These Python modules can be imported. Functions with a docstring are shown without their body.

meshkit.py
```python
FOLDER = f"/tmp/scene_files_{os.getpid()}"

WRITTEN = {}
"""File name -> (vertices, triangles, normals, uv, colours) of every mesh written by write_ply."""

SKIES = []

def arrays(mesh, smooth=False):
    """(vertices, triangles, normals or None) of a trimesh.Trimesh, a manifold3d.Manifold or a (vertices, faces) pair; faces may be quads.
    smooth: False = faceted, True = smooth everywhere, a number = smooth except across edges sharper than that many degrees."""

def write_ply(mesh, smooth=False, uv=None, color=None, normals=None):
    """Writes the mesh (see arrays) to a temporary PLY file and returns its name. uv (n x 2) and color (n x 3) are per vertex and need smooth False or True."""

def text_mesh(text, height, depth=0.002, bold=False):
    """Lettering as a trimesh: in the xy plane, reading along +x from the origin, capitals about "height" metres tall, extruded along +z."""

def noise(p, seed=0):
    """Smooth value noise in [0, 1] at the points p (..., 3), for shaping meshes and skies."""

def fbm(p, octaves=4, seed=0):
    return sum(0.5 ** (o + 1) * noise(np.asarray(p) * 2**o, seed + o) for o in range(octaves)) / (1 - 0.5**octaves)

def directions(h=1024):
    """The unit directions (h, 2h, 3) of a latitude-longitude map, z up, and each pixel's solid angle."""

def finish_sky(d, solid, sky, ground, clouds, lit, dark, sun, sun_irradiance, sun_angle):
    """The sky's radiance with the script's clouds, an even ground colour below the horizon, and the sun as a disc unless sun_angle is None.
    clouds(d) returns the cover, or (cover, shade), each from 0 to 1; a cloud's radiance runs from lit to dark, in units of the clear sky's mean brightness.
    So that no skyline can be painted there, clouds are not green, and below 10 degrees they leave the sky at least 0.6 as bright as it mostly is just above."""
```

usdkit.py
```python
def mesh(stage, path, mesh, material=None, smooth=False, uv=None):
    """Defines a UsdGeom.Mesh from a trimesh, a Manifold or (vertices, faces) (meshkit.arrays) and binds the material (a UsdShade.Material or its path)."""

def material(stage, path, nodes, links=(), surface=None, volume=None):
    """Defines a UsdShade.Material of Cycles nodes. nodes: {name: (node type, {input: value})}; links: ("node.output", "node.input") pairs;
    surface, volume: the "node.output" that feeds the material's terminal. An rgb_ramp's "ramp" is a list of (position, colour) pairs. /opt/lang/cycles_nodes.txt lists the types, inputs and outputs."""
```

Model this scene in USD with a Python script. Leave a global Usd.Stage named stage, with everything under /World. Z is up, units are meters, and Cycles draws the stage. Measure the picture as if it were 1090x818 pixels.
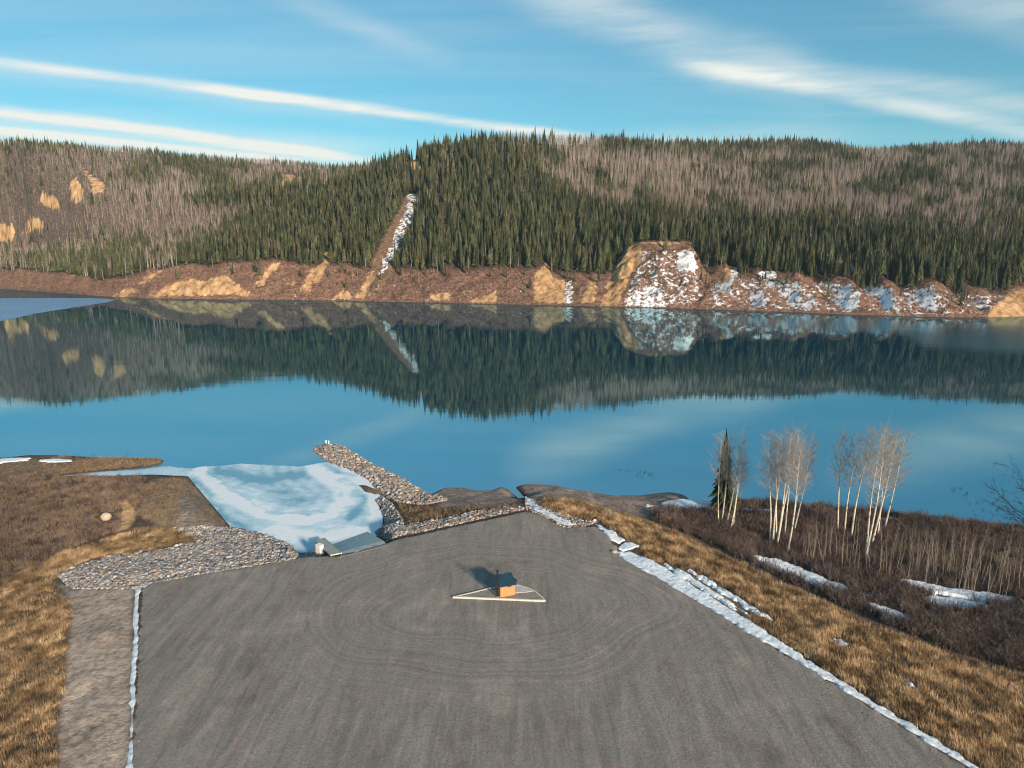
import math, random
import numpy as np, trimesh, shapely, usdkit, meshkit
from shapely.geometry import Polygon, LineString
from shapely.ops import unary_union
from scipy.ndimage import gaussian_filter, gaussian_filter1d
from pxr import Usd, UsdGeom, UsdLux, UsdShade, Gf, Sdf, Vt

stage = Usd.Stage.CreateInMemory()
UsdGeom.SetStageUpAxis(stage, 'Z'); UsdGeom.SetStageMetersPerUnit(stage, 1.0)
world = UsdGeom.Xform.Define(stage, '/World'); stage.SetDefaultPrim(world.GetPrim())
UsdGeom.Scope.Define(stage, '/World/Looks')

# ---------------------------------------------------------------- camera, sky, sun, exposure
HC, PITCH, F = 66.0, math.radians(12.0), 726.0           # drone height over the lake; focal length in pixels of a 1090 wide frame
EXPOSURE = 0.78
cam = UsdGeom.Camera.Define(stage, '/World/camera')
cam.AddTranslateOp().Set(Gf.Vec3d(0, 0, HC)); cam.AddRotateXOp().Set(90 - math.degrees(PITCH))
cam.CreateHorizontalApertureAttr(36.0); cam.CreateVerticalApertureAttr(27.0)
cam.CreateFocalLengthAttr(36.0 * F / 1090.0); cam.CreateClippingRangeAttr(Gf.Vec2f(0.5, 60000.0))
cam.CreateExposureAttr(EXPOSURE)
SUN_EL = math.radians(17.0)
_s = np.array([6.6, -10.6]); _s = _s / np.linalg.norm(_s) * math.cos(SUN_EL)
SUN = np.array([_s[0], _s[1], math.sin(SUN_EL)])
SUN_ROT = math.atan2(SUN[0], SUN[1])
sun = UsdLux.DistantLight.Define(stage, '/World/sun')
sun.CreateIntensityAttr(1.08); sun.CreateAngleAttr(5.0); sun.CreateColorAttr(Gf.Vec3f(1.0, 0.82, 0.63)); sun.GetPrim().CreateAttribute('inputs:normalize', Sdf.ValueTypeNames.Bool).Set(True)
sun.AddRotateZOp().Set(math.degrees(math.atan2(SUN[1], SUN[0])) + 90); sun.AddRotateXOp().Set(90 - math.degrees(SUN_EL))
SKY_STRENGTH = 0.115

FWD = np.array([0, math.cos(PITCH), -math.sin(PITCH)]); UP = np.array([0, math.sin(PITCH), math.cos(PITCH)]); RIGHT = np.array([1.0, 0, 0])
def ray(u, v):
    return RIGHT * (u - 545) / F + UP * (409 - v) / F + FWD
def at(u, v, z=0.0):                                       # where the sight line of a photo pixel meets the level z
    d = ray(u, v); t = (z - HC) / d[2]
    return np.array([d[0] * t, d[1] * t, z])
def at_r(u, v, r):                                         # ... the point of it at horizontal distance r
    d = ray(u, v); t = r / math.hypot(d[0], d[1])
    return np.array([d[0] * t, d[1] * t, HC + d[2] * t])
def proj(p):
    p = np.asarray(p, float); q = p - [0, 0, HC]
    dep = q @ FWD; ok = dep > 1.0; dd = np.where(ok, dep, 1.0)
    u = 545 + F * q[..., 0] / dd; v = 409 - F * (q @ UP) / dd
    return np.where(ok, u, 545.0), np.where(ok, v, 9000.0)
def unit(v): v = np.asarray(v, float); return v / np.linalg.norm(v)

def sky_material():
    n, l = {}, []
    n['sky'] = ('sky_texture', {'sky_type': 'single_scattering', 'sun_disc': False, 'sun_elevation': SUN_EL, 'sun_rotation': SUN_ROT, 'altitude': 500.0, 'air_density': 1.0, 'aerosol_density': 0.6, 'ozone_density': 1.4})
    n['gam'] = ('gamma', {'gamma': 0.80}); n['tint'] = ('mix', {'mix_type': 'multiply', 'fac': 1.0, 'color2': (0.39, 0.83, 0.92)}); l += [('sky.color', 'gam.color'), ('gam.color', 'tint.color1')]
    n['tc'] = ('texture_coordinate', {})
    # soft wisps: noise over a high level layer, drawn out along the wind
    n['sep'] = ('separate_xyz', {}); l += [('tc.generated', 'sep.vector')]
    n['zz'] = ('math', {'math_type': 'maximum', 'value2': 0.03}); l += [('sep.z', 'zz.value1')]
    n['px'] = ('math', {'math_type': 'divide'}); n['py'] = ('math', {'math_type': 'divide'})
    l += [('sep.x', 'px.value1'), ('zz.value', 'px.value2'), ('sep.y', 'py.value1'), ('zz.value', 'py.value2')]
    n['pl'] = ('combine_xyz', {}); l += [('px.value', 'pl.x'), ('py.value', 'pl.y')]
    n['map'] = ('mapping', {'rotation': (0, 0, 0.9), 'scale': (0.16, 0.9, 1)}); l += [('pl.vector', 'map.vector')]
    n['nz'] = ('noise_texture', {'scale': 0.8, 'detail': 5.0, 'roughness': 0.55, 'distortion': 0.6}); l += [('map.vector', 'nz.vector')]
    n['wr'] = ('map_range', {'clamp': True, 'from_min': 0.46, 'from_max': 0.78, 'to_max': 0.18}); l += [('nz.fac', 'wr.value')]
    total = 'wr.result'
    n['wn'] = ('noise_texture', {'scale': 3.4, 'detail': 6.0, 'roughness': 0.5}); l += [('tc.generated', 'wn.vector')]
    n['wm'] = ('mapping', {'scale': (7, 4, 60), 'rotation': (0.0, 0.11, 0.0)}); l += [('tc.generated', 'wm.vector')]
    n['fine'] = ('noise_texture', {'scale': 1.0, 'detail': 5.0, 'roughness': 0.6}); l += [('wm.vector', 'fine.vector')]
    # cirrus streaks: each one a long band between two directions
    streaks = [((-260, 34), (420, 122), 0.0075, 0.62, 0.92, 1.0), ((180, 88), (660, 152), 0.0085, 0.95, 0.93, 1.0), ((-260, 40), (420, 128), 0.016, 0.25, 0.92, 1.0), ((-160, 96), (390, 171), 0.0085, 1.0, 0.9, 1.0), ((-120, 126), (330, 174), 0.0055, 0.95, 0.9, 1.0), ((-300, 120), (420, 178), 0.034, 0.55, 0.9, 1.0),
               ((560, -20), (860, 98), 0.040, 0.42, 0.9, 1.0), ((735, 70), (1130, 150), 0.013, 0.62, 0.95, 1.0), ((860, 84), (1250, 136), 0.020, 0.40, 0.9, 1.0), ((980, -30), (1300, 70), 0.045, 0.35, 0.9, 1.0), ((300, -5), (420, 40), 0.02, 0.22, 0.95, 1.0), ((500, 160), (900, 156), 0.03, 0.30, 0.9, 1.0)]
    for i, (a, b, w, amount, lo, _) in enumerate(streaks):
        da, db = unit(ray(*a)), unit(ray(*b)); nn = unit(np.cross(da, db)); c = unit(da + db); half = float(da @ c)
        k = f's{i}'
        n[k + 'd'] = ('vector_math', {'math_type': 'dot_product', 'vector2': tuple(nn)}); l += [('tc.generated', k + 'd.vector1')]
        n[k + 'o'] = ('math', {'math_type': 'multiply_add', 'value2': w * 1.6, 'value3': -w * 0.8}); l += [('wn.fac', k + 'o.value1')]
        n[k + 'x'] = ('math', {'math_type': 'add'}); l += [(k + 'd.value', k + 'x.value1'), (k + 'o.value', k + 'x.value2')]
        n[k + 'a'] = ('math', {'math_type': 'absolute'}); l += [(k + 'x.value', k + 'a.value1')]
        n[k + 'r'] = ('map_range', {'range_type': 'smoothstep', 'from_min': w * 1.25, 'from_max': 0.0, 'to_min': 0.0, 'to_max': amount}); l += [(k + 'a.value', k + 'r.value')]
        n[k + 'c'] = ('vector_math', {'math_type': 'dot_product', 'vector2': tuple(c)}); l += [('tc.generated', k + 'c.vector1')]
        n[k + 'e'] = ('map_range', {'range_type': 'smoothstep', 'from_min': half - 0.012, 'from_max': half + (1 - half) * 0.55}); l += [(k + 'c.value', k + 'e.value')]
        n[k + 'm'] = ('math', {'math_type': 'multiply'}); l += [(k + 'r.result', k + 'm.value1'), (k + 'e.result', k + 'm.value2')]
        n[k + 'f'] = ('map_range', {'clamp': True, 'from_min': 0.30, 'from_max': 0.62, 'to_min': 0.36, 'to_max': 1.05}); l += [('fine.fac', k + 'f.value')]
        n[k + 'g'] = ('math', {'math_type': 'multiply'}); l += [(k + 'm.value', k + 'g.value1'), (k + 'f.result', k + 'g.value2')]
        n[k + 't'] = ('math', {'math_type': 'add', 'use_clamp': True}); l += [(total, k + 't.value1'), (k + 'g.value', k + 't.value2')]
        total = k + 't.value'
    n['cl'] = ('mix', {'mix_type': 'mix', 'color2': (4.6, 4.7, 4.4)}); l += [('tint.color', 'cl.color1'), (total, 'cl.fac')]
    n['bg'] = ('background_shader', {'strength': SKY_STRENGTH}); l += [('cl.color', 'bg.color')]
    return usdkit.material(stage, '/World/Looks/sky', n, l, surface='bg.background')
dome = UsdLux.DomeLight.Define(stage, '/World/sky')
UsdShade.MaterialBindingAPI.Apply(dome.GetPrim()).Bind(sky_material())
dome.GetPrim().SetCustomDataByKey('kind', 'structure')

# ---------------------------------------------------------------- helpers
rng = np.random.default_rng(7)
used = {}
def numbered(base):
    n = used.get(base, 0); used[base] = n + 1
    return base if n == 0 else f'{base}_{n:03d}'
def tag(o, label=None, cat=None, group=None, kind=None):
    p = o.GetPrim() if hasattr(o, 'GetPrim') else o
    for k, v in (('label', label), ('category', cat), ('group', group), ('kind', kind)):
        if v: p.SetCustomDataByKey(k, v)
    return o
def thing(name, label, cat, loc, rotz=0.0, group=None, lean=(0, 0), scale=None, ref=None):
    x = UsdGeom.Xform.Define(stage, '/World/' + numbered('/World/' + name).split('/')[-1])
    x.AddTranslateOp().Set(Gf.Vec3d(*map(float, loc)))
    if lean[0] or lean[1]: x.AddRotateXYZOp().Set(Gf.Vec3f(float(lean[0]), float(lean[1]), 0))
    x.AddRotateZOp().Set(float(rotz))
    if scale is not None: x.AddScaleOp().Set(Gf.Vec3f(*map(float, scale)))
    if ref:
        x.GetPrim().GetReferences().AddInternalReference(ref); x.GetPrim().SetInstanceable(True)
    return tag(x, label, cat, group).GetPrim()
def obj(name, mesh, mat, parent=None, smooth=False, uv=None, prim=None):
    par = '/World' if parent is None else str(parent.GetPath())
    path = par + '/' + numbered(par + '/' + name).split('/')[-1]
    m = usdkit.mesh(stage, path, mesh, mat, smooth=smooth)
    if prim is not None:
        for k, arr in prim.items():
            arr = np.asarray(arr, np.float32)
            t = Sdf.ValueTypeNames.Color3fArray if arr.ndim == 2 else Sdf.ValueTypeNames.FloatArray
            UsdGeom.PrimvarsAPI(m).CreatePrimvar(k, t, 'vertex').Set(Vt.Vec3fArray.FromNumpy(arr) if arr.ndim == 2 else Vt.FloatArray.FromNumpy(arr))
    return m
def box(sx, sy, sz, c=(0, 0, 0), rz=0.0, ch=0.0):
    b = trimesh.creation.box((sx, sy, sz))
    if rz: b.apply_transform(trimesh.transformations.rotation_matrix(rz, [0, 0, 1]))
    b.apply_translation(c); return b
cat_ = trimesh.util.concatenate
def grid_faces(nr, nc, keep=None):
    i = np.arange((nr - 1) * (nc - 1)); r, c = i // (nc - 1), i % (nc - 1)
    a = r * nc + c; q = np.stack([a, a + 1, a + nc + 1, a + nc], 1)
    if keep is not None:
        k = keep.ravel(); q = q[k[q].all(1)]
    return np.vstack([q[:, [0, 1, 2]], q[:, [0, 2, 3]]])
def compact(v, f, prim):
    idx = np.unique(f); m = np.full(len(v), -1); m[idx] = np.arange(len(idx))
    return v[idx], m[f], {k: a[idx] for k, a in prim.items()}
def nz(x, y, s, seed=0, octaves=4):
    return meshkit.fbm(np.stack([x / s, y / s, np.full_like(x, 3.7)], -1), octaves, seed)
def sst(x, a, b):
    t = np.clip((x - a) / (b - a), 0, 1); return t * t * (3 - 2 * t)
def sdist(poly, x, y):                                      # signed distance, inside positive
    pts = shapely.points(x.ravel(), y.ravel()); shapely.prepare(poly)
    d = shapely.distance(pts, poly.boundary); ins = shapely.contains_xy(poly, x.ravel(), y.ravel())
    return np.where(ins, d, -d).reshape(x.shape)
def inpx(polys, u, v, soft=0.0):                              # membership of photo pixels in polygons, softened over some pixels
    out = np.zeros(u.shape)
    for p in polys:
        pg = Polygon(p).buffer(0)
        x0, y0, x1, y1 = pg.bounds; s = soft + 1
        k = (u > x0 - s) & (u < x1 + s) & (v > y0 - s) & (v < y1 + s)
        if k.any():
            d = sdist(pg, u[k], v[k]); out[k] = np.maximum(out[k], sst(d, -soft, soft) if soft else (d > 0))
    return out
def tube(pts, rad, sides=5, cap=False):
    p = np.asarray(pts, float); t = np.gradient(p, axis=0); t /= np.linalg.norm(t, axis=1, keepdims=True) + 1e-12
    ref = np.array([1.0, 0, 0]) if abs(t[0][0]) < 0.9 else np.array([0, 1.0, 0])
    a = np.cross(t, ref); a /= np.linalg.norm(a, axis=1, keepdims=True) + 1e-12; b = np.cross(t, a)
    an = np.arange(sides) * 2 * np.pi / sides
    v = p[:, None] + np.asarray(rad)[:, None, None] * (np.cos(an)[None, :, None] * a[:, None] + np.sin(an)[None, :, None] * b[:, None])
    i, j = np.meshgrid(np.arange(len(p) - 1), np.arange(sides), indexing='ij')
    q = np.stack([i * sides + j, i * sides + (j + 1) % sides, (i + 1) * sides + (j + 1) % sides, (i + 1) * sides + j], -1).reshape(-1, 4)
    return trimesh.Trimesh(v.reshape(-1, 3), np.vstack([q[:, [0, 1, 2]], q[:, [0, 2, 3]]]), process=False)

# ---------------------------------------------------------------- materials
def noise_mat(name, stops, scale, detail=4.0, rough=0.9, bump=0.0, bump_scale=None, attr=None, spec=0.3, attr_fac=1.0, translucent=0.0, stretch=None, scale2=None, var2=0.0):
    """Colours of a ramp over noise at the world position; attr multiplies by a vertex colour of the ground's kind."""
    n = {'g': ('geometry', {}), 'n': ('noise_texture', {'scale': scale, 'detail': detail, 'roughness': 0.6}), 'r': ('rgb_ramp', {'ramp': stops}),
         'p': ('principled_bsdf', {'roughness': rough, 'specular_ior_level': spec})}
    l = [('n.fac', 'r.fac')]
    if stretch is not None:
        n['m'] = ('mapping', {'scale': stretch}); l += [('g.position', 'm.vector'), ('m.vector', 'n.vector')]
    else: l += [('g.position', 'n.vector')]
    col = 'r.color'
    if attr:
        n['a'] = ('attribute', {'attribute': attr}); n['x'] = ('mix', {'mix_type': 'multiply', 'fac': attr_fac}); l += [('a.color', 'x.color1'), (col, 'x.color2')]; col = 'x.color'
    if scale2:
        n['n2'] = ('noise_texture', {'scale': scale2, 'detail': 3.0}); l += [('g.position', 'n2.vector')]
        n['v2'] = ('map_range', {'clamp': True, 'from_min': 0.3, 'from_max': 0.7, 'to_min': 1 - var2, 'to_max': 1 + var2}); l += [('n2.fac', 'v2.value')]
        n['y'] = ('mix', {'mix_type': 'multiply', 'fac': 1.0}); l += [(col, 'y.color1'), ('v2.result', 'y.color2')]; col = 'y.color'
    l += [(col, 'p.base_color')]
    if bump:
        n['bn'] = ('noise_texture', {'scale': bump_scale or scale * 3, 'detail': 5.0, 'roughness': 0.65}); n['b'] = ('bump', {'strength': 1.0, 'distance': bump})
        l += [('g.position', 'bn.vector'), ('bn.fac', 'b.height'), ('b.normal', 'p.normal')]
    surf = 'p.BSDF'
    if translucent:
        n['tr'] = ('translucent_bsdf', {}); n['mc'] = ('mix_closure', {'fac': translucent}); l += [(col, 'tr.color'), ('p.BSDF', 'mc.closure1'), ('tr.BSDF', 'mc.closure2')]; surf = 'mc.closure'
    return usdkit.material(stage, '/World/Looks/' + name, n, l, surface=surf)
def plain(name, c, rough=0.7, spec=0.4, var=0.12, scale=6.0, bump=0.0):
    c = np.array(c); return noise_mat(name, [(0.3, tuple(c * (1 - var))), (0.7, tuple(c * (1 + var)))], scale, rough=rough, spec=spec, bump=bump)

M = {}
M['ground'] = noise_mat('ground', [(0.34, (0.58,) * 3), (0.5, (1.0,) * 3), (0.66, (1.42, 1.38, 1.32))], 1.0, detail=6, attr='tint', bump=0.25, bump_scale=2.5, spec=0.1, scale2=0.16, var2=0.22)
M['rock_base'] = plain('rubble_bed', (0.11, 0.095, 0.085), var=0.3, scale=3, bump=0.2)
M['snow'] = noise_mat('snow', [(0.30, (0.46, 0.48, 0.52)), (0.42, (0.68, 0.74, 0.80)), (0.6, (0.82, 0.85, 0.88))], 1.5, rough=0.6, bump=0.10, bump_scale=2.2)
M['spruce'] = noise_mat('spruce_needles', [(0.30, (0.022, 0.034, 0.016)), (0.50, (0.052, 0.060, 0.028)), (0.70, (0.100, 0.094, 0.044))], 0.12, detail=6, rough=0.8, spec=0.15, scale2=0.9, var2=0.35, translucent=0.12)
def spruce_mat(name, k, warm): return noise_mat(name, [(0.32, (0.024 * k, 0.036 * k, 0.018 * k)), (0.50, (0.056 * k * warm, 0.064 * k, 0.030 * k)), (0.68, (0.108 * k * warm, 0.104 * k, 0.048 * k))], 0.14, detail=6, rough=0.8, spec=0.15, scale2=0.9, var2=0.35, translucent=0.12)
SPM = [M['spruce'], spruce_mat('spruce_needles_pale', 1.45, 1.0), spruce_mat('spruce_needles_dark', 0.50, 0.85), spruce_mat('spruce_needles_olive', 1.2, 1.12), spruce_mat('spruce_needles_deep', 0.72, 0.9), spruce_mat('spruce_needles_brown', 1.1, 1.3)]
SPW = [.105, .128, .085, .145, .115, .095]; SPL = [.07, .1, .05, .12, .16, .22]
M['bark_dark'] = plain('dark_bark', (0.09, 0.065, 0.05), rough=0.95, spec=0.1)
M['far_twigs'] = noise_mat('bare_twigs', [(0.34, (0.15, 0.108, 0.092)), (0.5, (0.28, 0.208, 0.178)), (0.66, (0.46, 0.36, 0.305))], 0.05, detail=7, rough=0.95, spec=0.1, scale2=0.7, var2=0.25)
M['far_trunk'] = plain('pale_trunk', (0.47, 0.40, 0.34), rough=0.9, spec=0.15, scale=0.3, var=0.25)
M['birch_bark'] = noise_mat('birch_bark', [(0.36, (0.09, 0.075, 0.06)), (0.44, (0.50, 0.42, 0.33)), (0.7, (0.68, 0.60, 0.49))], 1.6, detail=5, rough=0.75, spec=0.25, stretch=(1, 1, 0.9))
M['birch_twigs'] = plain('birch_twigs', (0.35, 0.305, 0.27), rough=0.9, spec=0.15, scale=0.8, var=0.2)
M['sapling'] = plain('sapling_stem', (0.34, 0.275, 0.21), rough=0.9, spec=0.15, scale=0.5, var=0.3)
M['dark_twigs'] = plain('dark_twigs', (0.060, 0.042, 0.038), rough=0.95, spec=0.1, scale=0.5, var=0.3)
M['gold'] = noise_mat('dry_grass', [(0.36, (0.11, 0.076, 0.045)), (0.45, (0.30, 0.198, 0.106)), (0.54, (0.52, 0.345, 0.185)), (0.64, (0.78, 0.56, 0.34))], 0.36, detail=6, rough=0.9, spec=0.15, translucent=0.2, scale2=2.2, var2=0.25)
M['straw'] = noise_mat('straw', [(0.30, (0.13, 0.092, 0.06)), (0.5, (0.23, 0.165, 0.105)), (0.7, (0.36, 0.26, 0.165))], 0.25, detail=6, rough=0.9, spec=0.15, translucent=0.15, scale2=2.0, var2=0.25)
M['brush'] = noise_mat('brush', [(0.32, (0.085, 0.066, 0.068)), (0.5, (0.185, 0.142, 0.135)), (0.68, (0.31, 0.24, 0.21))], 0.16, detail=6, rough=0.95, spec=0.1, scale2=1.5, var2=0.3)
M['brush_red'] = noise_mat('red_brown_brush', [(0.32, (0.095, 0.068, 0.055)), (0.5, (0.20, 0.142, 0.110)), (0.68, (0.34, 0.25, 0.19))], 0.35, detail=6, rough=0.95, spec=0.1, scale2=1.5, var2=0.3)
M['concrete'] = noise_mat('concrete', [(0.3, (0.50, 0.47, 0.39)), (0.7, (0.66, 0.63, 0.54))], 0.8, rough=0.85, bump=0.02)
ROCK = [(0.30, 0.215, 0.16), (0.22, 0.17, 0.135), (0.37, 0.29, 0.225), (0.15, 0.13, 0.115), (0.27, 0.17, 0.12), (0.10, 0.09, 0.085)]
ROCKG = [(0.36, 0.34, 0.33), (0.25, 0.245, 0.25), (0.45, 0.43, 0.41), (0.17, 0.175, 0.19), (0.38, 0.32, 0.27), (0.12, 0.125, 0.135)]
for i, c in enumerate(ROCK): M[f'rock{i}'] = plain(f'warm_stone_{i}', c, rough=0.85, var=0.2, scale=2.0, bump=0.05)
for i, c in enumerate(ROCKG): M[f'rockg{i}'] = plain(f'grey_stone_{i}', c, rough=0.85, var=0.2, scale=2.0, bump=0.05)

# ---------------------------------------------------------------- plan of the near shore
ZL = 4.5                                                     # level of the gravel lot
def W(pts, z=0.0): return [tuple(at(u, v, z)[:2]) for u, v in pts]
def extend(p, q, y):                                         # goes on from q in the direction p -> q down to that y
    p, q = np.array(p), np.array(q); d = q - p; return tuple(q + d * (y - q[1]) / d[1])
shore_px = [(-60, 490), (0, 488), (30, 485), (60, 485), (100, 487), (130, 488), (155, 488), (174, 490), (172, 494), (150, 498), (120, 500), (75, 504.5), (62, 506.5), (75, 508), (125, 507), (165, 506), (200, 507), (212, 521), (229, 541), (246, 561),
            (290, 573), (322, 587), (352, 580.5), (391, 566), (406, 562.5), (408, 549), (400, 534), (407, 528), (394, 511), (376, 501), (352, 492.5), (337, 481), (336, 478), (346, 474), (363, 475.5), (380, 486), (402, 498), (426, 510), (443, 520), (457, 528.5),
            (466, 523), (475, 519.5), (495, 520), (510, 523.5), (522, 523), (534, 518.5), (540, 521), (553, 532), (559, 530), (549, 519), (556, 516.5), (575, 516), (590, 517.5), (620, 523), (650, 527.5), (680, 528), (700, 525.5), (713, 524.5), (727, 527), (735, 533), (765, 535), (793, 537),
            (830, 538), (871, 541), (915, 545), (962, 550), (1010, 557), (1053, 562), (1090, 565)]
sw = W(shore_px)
LAND = Polygon([(-420, 210), (-200, 178)] + sw + [(150, 118), (260, 105), (420, 60), (420, -260), (-420, -260)]).buffer(0)
lot_px = [(151, 622), (200, 612.5), (260, 603), (322, 592), (360, 591), (412, 577.5), (425, 573), (480, 561), (540, 548), (560, 543.5), (580, 549), (602, 562), (613, 560.5), (632, 559), (648, 568), (660, 591), (700, 613), (850, 703), (1035, 819)]
lw = W(lot_px, ZL); lb = W([(138, 818), (149, 640)], ZL)
LOT = Polygon(lw + [extend(lw[-2], lw[-1], -60), extend(lb[1], lb[0], -60)] + lb).buffer(0)
JETTY = Polygon(W([(408, 528), (394, 511), (376, 501), (352, 492.5), (337, 481), (336, 478), (346, 474), (363, 475.5), (380, 486), (402, 498), (426, 510), (443, 520), (457, 528.5), (475, 540), (450, 545), (425, 541)])).buffer(0)

RA, RD = at(360, 590.5, ZL), at(352, 580.5, 0.0)
CORR = Polygon([tuple(at(*p)[:2]) for p in ((326, 590, ZL), (411, 578, ZL), (415, 574, ZL), (393, 564, 0), (340, 574, 0), (318, 584, 0), (322, 592, ZL))]).buffer(0.3)
def near_height(x, y, noise=True):
    ds, dl = sdist(LAND, x, y), np.maximum(0, -sdist(LOT, x, y))
    low = np.where(ds > 0, 0.25 + np.minimum(ds * 0.16, 1.1), ds * 0.35)
    s = np.where(x > 20, 0.155, 0.12)
    zl = ZL - 0.05 - s * dl - 0.35 * np.exp(-((dl - 1.2) / 0.9) ** 2)
    z = np.maximum(low, zl); z = np.where(ds > 0, np.minimum(z, 0.05 + ds * 0.50), low)
    u, v = proj(np.stack([x, y, z], -1))
    if noise:
        a = sst(dl, 0.3, 4) * sst(ds, 0, 3)
        z = z + a * ((nz(x, y, 14, 1) - 0.5) * 1.3 + (nz(x, y, 3.0, 2) - 0.5) * 0.5)
        z = z + np.where(ds < 0, 0, 1) * inpx([[(120, 520), (165, 512), (200, 512), (238, 558), (190, 560), (150, 548)]], u, v, 12) * 1.3 * sst(ds, 0.5, 5)      # soil bank beside the inlet
    t = np.clip(((np.stack([x, y], -1) - RA[:2]) @ (RD - RA)[:2]) / ((RD - RA)[:2] @ (RD - RA)[:2]), -.3, 1.5)
    k = sst(sdist(CORR, x, y), -1.2, 0.3); z = z * (1 - k) + np.minimum(z, ZL * (1 - t) - 0.75) * k
    return np.clip(z, -5, None)
X0, X1, Y0, Y1, RES = -150.0, 170.0, 40.0, 232.0, 0.5
gx, gy = np.arange(X0, X1 + .01, RES), np.arange(Y0, Y1 + .01, RES)
GX, GY = np.meshgrid(gx, gy)
GZ = near_height(GX, GY)
GZ = np.where(sdist(LOT, GX, GY) > 0.6, ZL - 0.25, gaussian_filter(GZ, 0.8))
def ground_z(x, y):
    i = np.clip((np.asarray(y) - Y0) / RES, 0, len(gy) - 1.001); j = np.clip((np.asarray(x) - X0) / RES, 0, len(gx) - 1.001)
    a, b = i.astype(int), j.astype(int); fi, fj = i - a, j - b
    return GZ[a, b] * (1 - fi) * (1 - fj) + GZ[a + 1, b] * fi * (1 - fj) + GZ[a, b + 1] * (1 - fi) * fj + GZ[a + 1, b + 1] * fi * fj
def on_ground(u, v):                                         # the ground point under a photo pixel
    z = 1.0
    for _ in range(12):
        p = at(u, v, z); z = 0.5 * z + 0.5 * float(ground_z(np.array([p[0]]), np.array([p[1]]))[0])
    p = at(u, v, z); return np.array([p[0], p[1], z])

# kinds of ground, as outlines in the photograph
Z_GOLD_R = [(566, 537), (585, 532), (610, 535), (650, 545), (690, 557), (740, 578), (800, 606), (860, 636), (930, 668), (1000, 695), (1090, 722), (1300, 800), (1500, 1100), (1060, 830), (860, 700), (720, 612), (690, 592), (665, 575), (640, 556), (610, 552)]
Z_MUD_R = [(553, 514), (575, 512), (600, 515), (650, 524), (735, 524), (740, 538), (705, 543), (690, 552), (640, 540), (600, 531), (575, 532), (562, 530)]
Z_MUD_M = [(462, 524), (475, 517), (500, 518), (540, 516), (553, 530), (545, 538), (500, 541), (470, 541)]
Z_GRASS_M = [(425, 536), (440, 540), (480, 541), (550, 537), (556, 541), (520, 547), (480, 551), (438, 556), (428, 548)]
Z_GOLD_L = [(-300, 640), (0, 618), (40, 602), (70, 588), (110, 575), (150, 563), (186, 561), (214, 576), (165, 586), (128, 590.5), (98, 597), (75, 606), (58, 616), (60, 626), (75, 640), (70, 700), (62, 760), (64, 900), (-200, 1100), (-400, 900)]
Z_TAN_L = [(62, 622), (140, 626), (142, 640), (136, 818), (128, 1100), (40, 1100), (60, 818), (68, 720), (76, 650)]
Z_PATH = [(127, 536), (134, 531), (144, 540), (144, 552), (136, 563), (124, 566), (130, 552)]
Z_SOIL = [(146, 520), (170, 510), (200, 509), (246, 562), (185, 562), (165, 557), (146, 548)]
Z_SPIT = [(-60, 489), (0, 488), (60, 486), (174, 489), (172, 495), (120, 501), (60, 507), (-60, 508)]
Z_BRUSH_L1 = [(-200, 511), (0, 511), (130, 509), (140, 525), (120, 533), (0, 533), (-200, 540)]
Z_BRUSH_L = [(-300, 509), (150, 508), (150, 545), (126, 565), (70, 585), (30, 605), (0, 616), (-300, 640)]
Z_BRUSH_R = [(690, 548), (735, 534), (800, 536), (960, 549), (1090, 563), (1300, 590), (1500, 760), (1300, 790), (1090, 716), (1000, 688), (900, 648), (800, 600), (740, 572)]
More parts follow.
